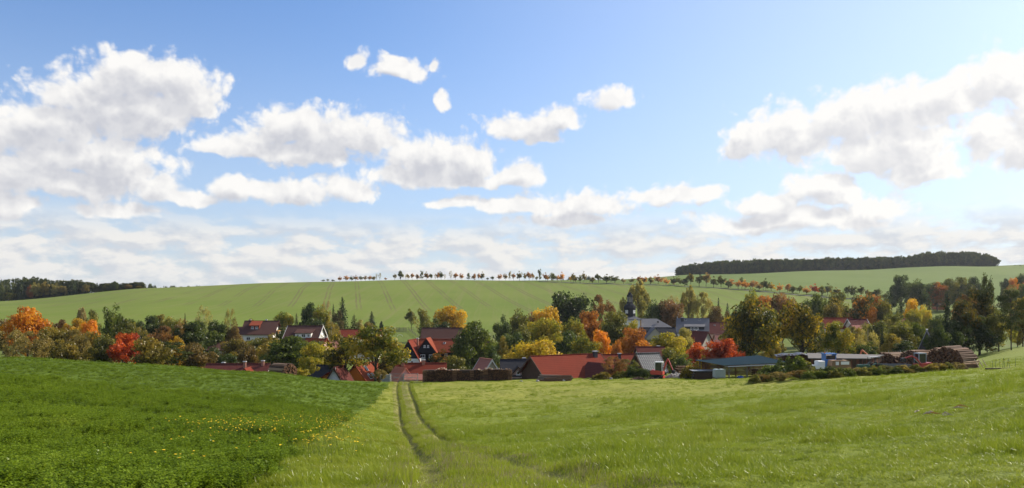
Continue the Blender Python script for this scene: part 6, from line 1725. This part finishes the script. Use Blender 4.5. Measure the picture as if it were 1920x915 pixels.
# wire mesh frame behind the logs
x = (1695 - CX) * 128 / F; e = empty('mesh_fence', (x, 128, h1(x, 128))); tag(e, 'grey wire mesh panels behind the log piles', 'fence')
for k in range(3):
    for xx in (-1.45 + k * 1.9, .4 + k * 1.9):
        b = MB(); b.tube((xx - 1, 0, 0), (xx - 1, 0, 2.3), .03, .03, 6); b.build('post', [METAL_G], e)
    b = MB()
    for i in range(8): b.tube((-2.45 + k * 1.9 + i * .26, 0, .1), (-2.45 + k * 1.9 + i * .26, 0, 2.25), .008, .008, 3)
    for i in range(6): b.tube((-2.45 + k * 1.9, 0, .2 + i * .4), (-.6 + k * 1.9, 0, .2 + i * .4), .008, .008, 3)
    b.build('mesh_panel', [METAL_G], e)
# stakes with yellow tags and a dark plank in the right meadow
rg = random.Random(4)
px_ = (1872 - CX) * 74 / F; b = MB(); b.box((0, 0, .06), (2.6, .28, .14), .06); o = b.build('dark_plank', [BARKD], None, (px_ + .1, 74, h1(px_, 74))); tag(o, 'dark plank lying at the foot of the thin stakes', 'plank')
names = ['leftmost', 'second', 'third', 'fourth', 'fifth', 'sixth', 'seventh', 'rightmost']
for i, u in enumerate([1862, 1866, 1875, 1880, 1884, 1888, 1893, 1904]):
    d = 74.5 + rg.uniform(-.5, 1.0); x = (u - CX) * d / F; e = empty('stake', (x, d, h1(x, d))); e.rotation_euler = (rg.uniform(-.08, .08), rg.uniform(-.16, .12), 0)
    tag(e, f'thin green stake in the right meadow, {names[i]} of the eight from the left', 'stake', 'thin stakes in the right meadow')
    hh = rg.uniform(.75, 1.05); b = MB(); b.tube((0, 0, -.1), (0, 0, hh), .018, .015, 5); b.build('rod', [plain('green_rod', (.05, .10, .05), .7, .1)], e)
    if i in (2, 3, 5, 6): b = MB(); b.box((.04, 0, hh * rg.uniform(.5, .9)), (.12, .02, .08)); b.build('yellow_marker', [STRAW], e)
# dry litter in the near meadow: husks and a bone pale piece
def litter(label, u, d, n, mats, seed, L):
    x = (u - CX) * d / F; e = empty('dry_litter', (x, d, h1(x, d) + .03)); tag(e, label, 'litter'); rg = random.Random(seed)
    for i in range(n):
        b = MB(); l = L * rg.uniform(.5, 1.1); b.tube((-l / 2, 0, 0), (0, rg.uniform(-.05, .05), rg.uniform(.02, .10)), .012, .03, 5); b.tube((0, 0, rg.uniform(.03, .08)), (l / 2, rg.uniform(-.1, .1), .03), .03, .008, 5)
        o = b.build('stalk', [rg.choice(mats)], e); o.location = (rg.uniform(-.5, .5), rg.uniform(-.35, .35), rg.uniform(.05, .12)); o.rotation_euler = (0, 0, rg.uniform(-.6, .6))
def mead_d(u, v):
    ds = np.linspace(8, 120, 600); xs = (u - CX) * ds / F; vs = VH - H(xs, ds) * F / ds
    return float(ds[np.argmin(np.abs(vs - v))])
litter('pale and orange dry stalks lying in the right meadow', 1747, mead_d(1747, 783), 6, [PALEWOOD, BEAM, PALEWOOD], 3, .40)
litter('single orange dry stalks right of the pale ones', 1790, mead_d(1790, 773), 2, [BEAM, PALEWOOD], 4, .5)
x = (1050 - CX) * 105 / F
for i, (u, d) in enumerate([(977, 107), (1008, 106), (1057, 106.5), (1146, 107)]):
    x = (u - CX) * d / F; b = MB(); b.lathe([(.20, 0), (.24, .10), (.15, .22), (.03, .27)], 7); rg = random.Random(i); b.v = [(v[0] * rg.uniform(.8, 1.4), v[1] * rg.uniform(.8, 1.2), v[2] * rg.uniform(.7, 1.1)) for v in b.v]
    o = b.build('stone', [RUBBLE], None, (x, d, h1(x, d))); tag(o, ['pale stone at the foot of the shorter firewood stack', 'pale stone left of the trunk pile', 'pale stone in front of the trunk pile', 'grey stone in the weeds right of the barn'][i], 'stone')

# shrubs, brambles and weeds at the yard edge --------------------------------
S = [
 (1487,670,56,92,'bush','green','bramble mound with bright leaves in front of the flat roofed shed',0),
 (1452,686,46,90,'bush','dkgreen','dark bramble bush left of the bright bramble mound'),
 (1432,700,40,88,'bush','green','low bright green bramble at the left end of the thicket'),
 (1425,710,34,86,'shrubby','brown','dry brown weed clump at the left end of the thicket'),
 (1462,706,44,86,'shrubby','greyolive','dry grey weed clump below the dark bramble bush'),
 (1500,704,44,86,'shrubby','brown','reddish dry weeds below the bright bramble mound'),
 (1526,698,40,88,'bush','olivegreen','olive bramble bush in front of the white flatbed trailer'),
 (1553,690,38,90,'bush','dkgreen','dark round bramble in front of the blue machine'),
 (1574,700,40,88,'bush','green','low green bramble in front of the tarpaulin load'),
 (1545,712,44,85,'bush','green','lowest leafy bramble at the meadow edge'),
 (1602,700,40,88,'shrubby','greyolive','tall dry weeds in front of the flat roofed shed'),
 (1632,700,40,88,'bush','olivegreen','low weeds in front of the green tractor'),
 (1662,696,44,88,'bush','olivegreen','leafy dock plants in front of the grey trailer'),
 (1692,698,40,87,'bush','olive','yellowish weeds between trailer and red excavator'),
 (1716,700,30,87,'bush','olivegreen','small weed clump left of the gravel heap'),
 (1760,694,40,86,'shrubby','olive','tall dry stems in front of the biggest log pile'),
 (1796,694,30,88,'shrubby','greyolive','thin dry stems at the right foot of the biggest log pile'),
 (1298,683,40,103,'bush','olive','yellowish shrub growing in front of the thick logs'),
 (1152,672,50,112,'shrubby','brownred','thin reddish shrub in front of the red tiled house',0),
 (1178,676,40,112,'shrubby','olivegreen','thin green shrub left of the black tiled shed'),
 (1190,690,34,108,'bush','dkgreen','dark green shrub at the foot of the black tiled shed'),
 (1212,694,34,107,'bush','dkgreen','low dark bush left of the small red excavator'),
 (1128,700,34,108,'bush','olive','yellow green low bush right of the cross gable'),
 (1164,700,30,108,'bush','olivegreen','low green bush under the thin green shrub'),
 (712,696,28,110,'shrubby','greyolive','dry grass tuft at the corner of the crop by the gate'),
 (734,648,20,150,'bush','dkgreen','dark shrub left of the slate gable house'),
 (1415,716,22,85,'bush','olivegreen','small leafy weed at the very left tip of the thicket'),
 (1440,688,34,93,'bush','green','bright bramble behind the dry brown weed clump'),
 (1468,676,40,93,'bush','green','bright bramble shoulder left of the mound top'),
 (1510,680,38,92,'bush','olivegreen','bramble shoulder right of the mound top'),
 (1516,714,26,84,'bush','green','leafy weed at the meadow edge below the flatbed trailer'),
 (1565,716,30,84,'bush','olivegreen','leafy weed at the meadow edge below the tarpaulin load'),
 (1590,710,30,85,'bush','green','leafy weed at the meadow edge below the flat roofed shed'),
 (1618,706,30,86,'bush','olivegreen','leafy weed at the meadow edge left of the tractor'),
 (1648,703,28,86,'bush','green','leafy weed at the meadow edge between tractor and trailer'),
 (1680,702,28,86,'bush','green','leafy weed at the meadow edge below the grey trailer'),
 (1745,699,26,86,'bush','olive','yellowish weed right of the gravel heap'),
 (1778,697,24,86,'bush','olivegreen','small weed at the foot of the biggest log pile'),
]
for t_ in S: tree(t_[0], t_[1] - 3, t_[2] * .95, t_[3], 'mound' if t_[4] == 'bush' else t_[4], *t_[5:7], var=(t_[7] if len(t_) > 7 else None), cat='shrub', name='shrub')

# ------------------------------------------------------------------ grass, crop plants and flowers
def blade_mat(name, cols, trans=.45, gloss=.020, rough=.30):
    t = NT(name); oi = t.n('ShaderNodeObjectInfo'); g = t.n('ShaderNodeNewGeometry')
    n1 = t.noise(g.outputs['Position'], .25, 3, .6); n2 = t.noise(g.outputs['Position'], 1.4, 2, .6)
    f = t.math('ADD', t.math('MULTIPLY', g.outputs['Random Per Island'], .50), t.math('ADD', t.math('MULTIPLY', t.math('SUBTRACT', n1, .5), .9), t.math('MULTIPLY', t.math('SUBTRACT', n2, .5), .7)))
    f = t.math('ADD', f, .25)
    n = len(cols); c = t.ramp(f, [(i / (n - 1), (*k, 1)) for i, k in enumerate(cols)])
    d = t.n('ShaderNodeBsdfDiffuse'); tr = t.n('ShaderNodeBsdfTranslucent'); gl = t.n('ShaderNodeBsdfGlossy')
    t.l(c, d.inputs[0]); t.l(c, tr.inputs[0]); gl.inputs['Roughness'].default_value = rough; gl.inputs[0].default_value = (1, 1, 1, 1)
    m1 = t.n('ShaderNodeMixShader'); m1.inputs[0].default_value = trans; t.l(d.outputs[0], m1.inputs[1]); t.l(tr.outputs[0], m1.inputs[2])
    m2 = t.n('ShaderNodeMixShader'); m2.inputs[0].default_value = gloss; t.l(m1.outputs[0], m2.inputs[1]); t.l(gl.outputs[0], m2.inputs[2])
    t.l(m2.outputs[0], t.out.inputs[0]); return t.m
GRASS = blade_mat('grass_blades', [(.105, .155, .009), (.195, .258, .014), (.26, .315, .022), (.33, .35, .045)])
VERGEG = blade_mat('verge_grass', [(.135, .185, .009), (.225, .275, .016), (.28, .315, .028), (.34, .33, .06)])
ALF = blade_mat('crop_leaves', [(.070, .118, .005), (.132, .202, .009), (.195, .275, .015), (.29, .345, .035)], .40, .018, .35)
DRY = blade_mat('dry_stalks', [(.22, .17, .08), (.34, .27, .14), (.42, .34, .19)], .2, .04)

def tuft(seed, n, h0, h1_, spread, lean, width, wind=(-.5, .15), segs=3):
    r = random.Random(seed); b = MB()
    for i in range(n):
        a = r.uniform(0, 6.28); q = spread * sqrt(r.random()); bx, by = q * cos(a), q * sin(a)
        h = r.uniform(h0, h1_); la = r.uniform(0, 6.28); l = lean * r.uniform(.3, 1.3) * h
        dx, dy = l * cos(la) + wind[0] * h * r.uniform(.4, 1.2), l * sin(la) + wind[1] * h * r.uniform(.2, 1.2)
        fa = r.uniform(0, pi); wx, wy = cos(fa) * width * r.uniform(.7, 1.3), sin(fa) * width * r.uniform(.7, 1.3)
        P = []
        for s in range(segs + 1):
            t = s / segs; P.append((bx + dx * t * t, by + dy * t * t, h * (t - .18 * t * t * (abs(dx) + abs(dy)) / h), 1 - t * .85))
        i0 = len(b.v)
        for (x, y, z, w) in P: b.v += [(x - wx * w, y - wy * w, z), (x + wx * w, y + wy * w, z)]
        for s in range(segs): b.f.append((i0 + 2 * s, i0 + 2 * s + 1, i0 + 2 * s + 3, i0 + 2 * s + 2)); b.m.append(0)
    return b.mesh('tuft')
def crop_plant(seed, stems, h):
    r = random.Random(seed); b = MB()
    for s in range(stems):
        a = r.uniform(0, 6.28); q = r.uniform(0, .16); L = h * r.uniform(.7, 1.15); tx, ty = q * cos(a) + r.uniform(-.12, .12), q * sin(a) + r.uniform(-.12, .12)
        base = Vector((q * cos(a) * .5, q * sin(a) * .5, 0)); top = Vector((tx, ty, L))
        for k in range(9):
            f = .25 + .75 * (k + r.random()) / 9; p = base.lerp(top, f)
            for j in range(3):                       # trifoliate leaf
                la = r.uniform(0, 6.28); d = Vector((cos(la), sin(la), r.uniform(-.3, .6))).normalized(); l = r.uniform(.019, .036)
                n = Vector((r.uniform(-.6, .6), r.uniform(-.6, .6), 1)).normalized(); sd = d.cross(n).normalized() * l * .45
                c0 = p + d * .008; b.face([c0, c0 + d * l * .55 + sd, c0 + d * l * 1.15, c0 + d * l * .55 - sd])
    return b.mesh('crop_plant')
rg = np.random.default_rng(77)
def sample(d0, d1, dens, cond, margin=1.3):
    """random points in the part of the view wedge between two distances"""
    A = .64 * 2 * margin * (d1 ** 2 - d0 ** 2) / 2; n = int(A * dens)
    y = np.sqrt(rg.uniform(d0 ** 2, d1 ** 2, n)); x = rg.uniform(-.64, .64, n) * margin * y
    m = cond(x, y); return x[m], y[m]
def is_meadow(x, y): return (x > crop_x(y)) & (np.abs(x - track_x(y)) > np.interp(y, [0, 12, 20, 40, 113], [1.6, 1.6, 1.35, 1.0, 1.0]) + .4 * _hash_noise(x * 3, y * .8, 9))
def is_crop(x, y): return x < crop_x(y) + .9 * (_hash_noise(x * 0 + 3, y * .7, 4) - .5)
def lush(x, y):  # tussocks: patches of taller growth
    return np.clip((_hash_noise(x * .33, y * .33, 21) - .42) * 3.0, 0, 1) * np.clip(_hash_noise(x * .9, y * .9, 22) * 1.6, 0, 1)
def grass_layer(name, label, rings, cond, protos, hscale, kindn, tuss=1.0):
    P = []; R = []; Sx = []; I = []
    for (d0, d1, dens, sc) in rings:
        x, y = sample(d0, d1, dens, cond); n = len(x)
        z = H(x, y) - .01
        P.append(np.stack([x, y, z], 1)); R.append(np.stack([rg.normal(0, .06, n), rg.normal(0, .06, n), rg.normal(0, .55, n)], 1))
        k = sc * hscale(x, y) * rg.uniform(.7, 1.3, n); Sx.append(np.stack([sc * rg.uniform(.8, 1.25, n), sc * rg.uniform(.8, 1.25, n), k], 1)); I.append(rg.integers(0, len(protos), n))
    return scatter(name, label, kindn, np.concatenate(P), np.concatenate(R), np.concatenate(Sx), np.concatenate(I), protos)
track_near = lambda x, y: np.abs(x - track_x(y))
gp = [(tuft(i, 30, .05, .12, .15, .9, .0040, (-.22, .05)), GRASS) for i in range(4)] + [(tuft(9, 18, .08, .20, .12, .8, .0040, (-.25, .05)), VERGEG), (tuft(10, 34, .10, .22, .10, .8, .0042, (-.2, .05)), GRASS)]
grass_layer('meadow_grass', 'wind bent meadow grass with bright glints on the right', [(6.5, 16, 80, 1.0), (16, 30, 46, 1.1), (30, 55, 18, 1.35), (55, 118, 6, 1.6)],
            lambda x, y: is_meadow(x, y) & (x > track_x(y)), gp, lambda x, y: (.45 + 1.25 * lush(x, y)) * np.where(y > 75, .55, 1), 'grass')
vp = [(tuft(20 + i, 30, .06, .15, .14, .85, .0040, (-.15, .05)), VERGEG) for i in range(3)] + [(tuft(29, 18, .10, .22, .16, .4, .0042), GRASS)]
grass_layer('verge_grass', 'yellow green rough grass between the crop and the track', [(6.5, 16, 80, 1.0), (16, 30, 40, 1.1), (30, 55, 18, 1.35), (55, 112, 9, 1.6)],
            lambda x, y: is_meadow(x, y) & (x <= track_x(y)), vp, lambda x, y: (.42 + .8 * lush(x, y)) * np.where(y > 60, .7, 1), 'grass')
tp = [(tuft(40 + i, 24, .03, .10, .17, .6, .004, (-.1, .1)), GRASS) for i in range(2)] + [(tuft(45, 22, .03, .12, .17, .6, .004, (-.1, .1)), VERGEG), (tuft(46, 10, .04, .12, .17, .8, .004, (0, 0)), DRY)]
grass_layer('track_grass', 'short trodden grass growing over the farm track', [(6.5, 16, 95, 1.0), (16, 30, 46, 1.1), (30, 60, 10, 1.3), (60, 112, 5, 1.5)],
            lambda x, y: track_near(x, y) < np.interp(y, [0, 12, 20, 40, 113], [1.9, 1.9, 1.6, 1.2, 1.2]), tp, lambda x, y: np.where(np.abs(track_near(x, y) - np.interp(y, [8, 13, 20, 35, 53], [1.25, 1.1, 1.0, 0.86, 0.78])) < .30, np.where(y < 26, .52, .45), 1.2 + 1.2 * lush(x, y)), 'grass')
# taller grass leaning over the right lip of each rut
P = []; 
ys = rg.uniform(24, 112, 2600)
off = np.where(rg.random(2600) < .5, -.44, 1.14) + rg.normal(0, .07, 2600)
x = track_x(ys) + off; n = len(x)
scatter('rut_grass', 'taller grass along the lips of the two wheel ruts', 'grass', np.stack([x, ys, H(x, ys)], 1), np.stack([0 * x, 0 * x, rg.normal(0, .6, n)], 1),
        np.stack([1.2 + 0 * x, 1.2 + 0 * x, rg.uniform(.8, 1.5, n)], 1), rg.integers(0, 3, n), vp[:3])
cp = [(crop_plant(i, 7, .27), ALF) for i in range(5)]
grass_layer('crop_plants', 'dark green leafy fodder crop covering the left field', [(6.5, 16, 46, 1.0), (16, 30, 30, 1.05), (30, 55, 14, 1.15), (55, 105, 5, 1.2)],
            is_crop, cp, lambda x, y: (.5 + .75 * _hash_noise(x * 1.1, y * 1.1, 31)) * np.where(y > 55, .5, 1), 'crop')
# yellow flowers where crop and verge meet
def flower(seed):
    r = random.Random(seed); b = MB(); h = .78; b.mi = 0; b.tube((0, 0, 0), (r.uniform(-.04, .04), r.uniform(-.04, .04), h), .004, .003, 4)
    b.mi = 1; c = Vector((0, 0, h)); n = 9
    for k in range(n):
        a = 2 * pi * k / n; d = Vector((cos(a), sin(a), .22)); s = Vector((-sin(a), cos(a), 0)) * .011
        b.face([c, c + d * .028 + s, c + d * .042, c + d * .028 - s])
    b.lathe([(.012, -.004), (.014, .006), (.004, .011)], 6, 0, tuple(c))
    return b.mesh('flower', [plain('flower_stem', (.06, .11, .02), .8, .1), plain('yellow_petals', (.82, .56, .015), .6, .08)])
fx = []; fy = []
def at_pix(u, v): d = mead_d(u, v); return (u - CX) * d / F, d
for (u0, v0, su, sv, n) in [(625, 795, 26, 5, 70), (600, 806, 40, 9, 60), (480, 818, 60, 9, 55), (430, 822, 45, 8, 50), (540, 808, 60, 8, 35), (620, 845, 28, 11, 40), (590, 852, 24, 8, 18), (700, 765, 8, 4, 14), (530, 845, 60, 18, 10), (340, 898, 50, 10, 6), (360, 860, 40, 6, 4), (690, 785, 14, 8, 14)]:
    for k in range(int(n * 2.4)):
        a, b_ = at_pix(rg.normal(u0, su * 1.25), rg.normal(v0, sv * 1.2)); fx.append(a); fy.append(b_)
fx = np.array(fx); fy = np.array(fy); n = len(fx)
fo = scatter('yellow_flowers', 'yellow flowers scattered along the edge of the crop', 'flower', np.stack([fx, fy, H(fx, fy)], 1), np.stack([rg.normal(0, .2, n), rg.normal(0, .2, n), rg.uniform(0, 6, n)], 1),
        np.repeat(rg.uniform(.44, .64, n)[:, None], 3, 1), rg.integers(0, 3, n), [(flower(i), None) for i in range(3)])

# ------------------------------------------------------------------ haze over the valley
def haze():
    b = MB(); b.box((0, 870, 23), (3720, 1980, 94)); o = b.build('haze', [])
    t = NT('haze_air'); v = t.n('ShaderNodeVolumePrincipled'); v.inputs['Color'].default_value = (.84, .89, .96, 1); v.inputs['Density'].default_value = HAZE_DENSITY
    v.inputs['Anisotropy'].default_value = .35
    t.l(v.outputs[0], t.out.inputs['Volume']); o.data.materials.append(t.m); tag(o, kind='stuff')
HAZE_DENSITY = .00006
haze()
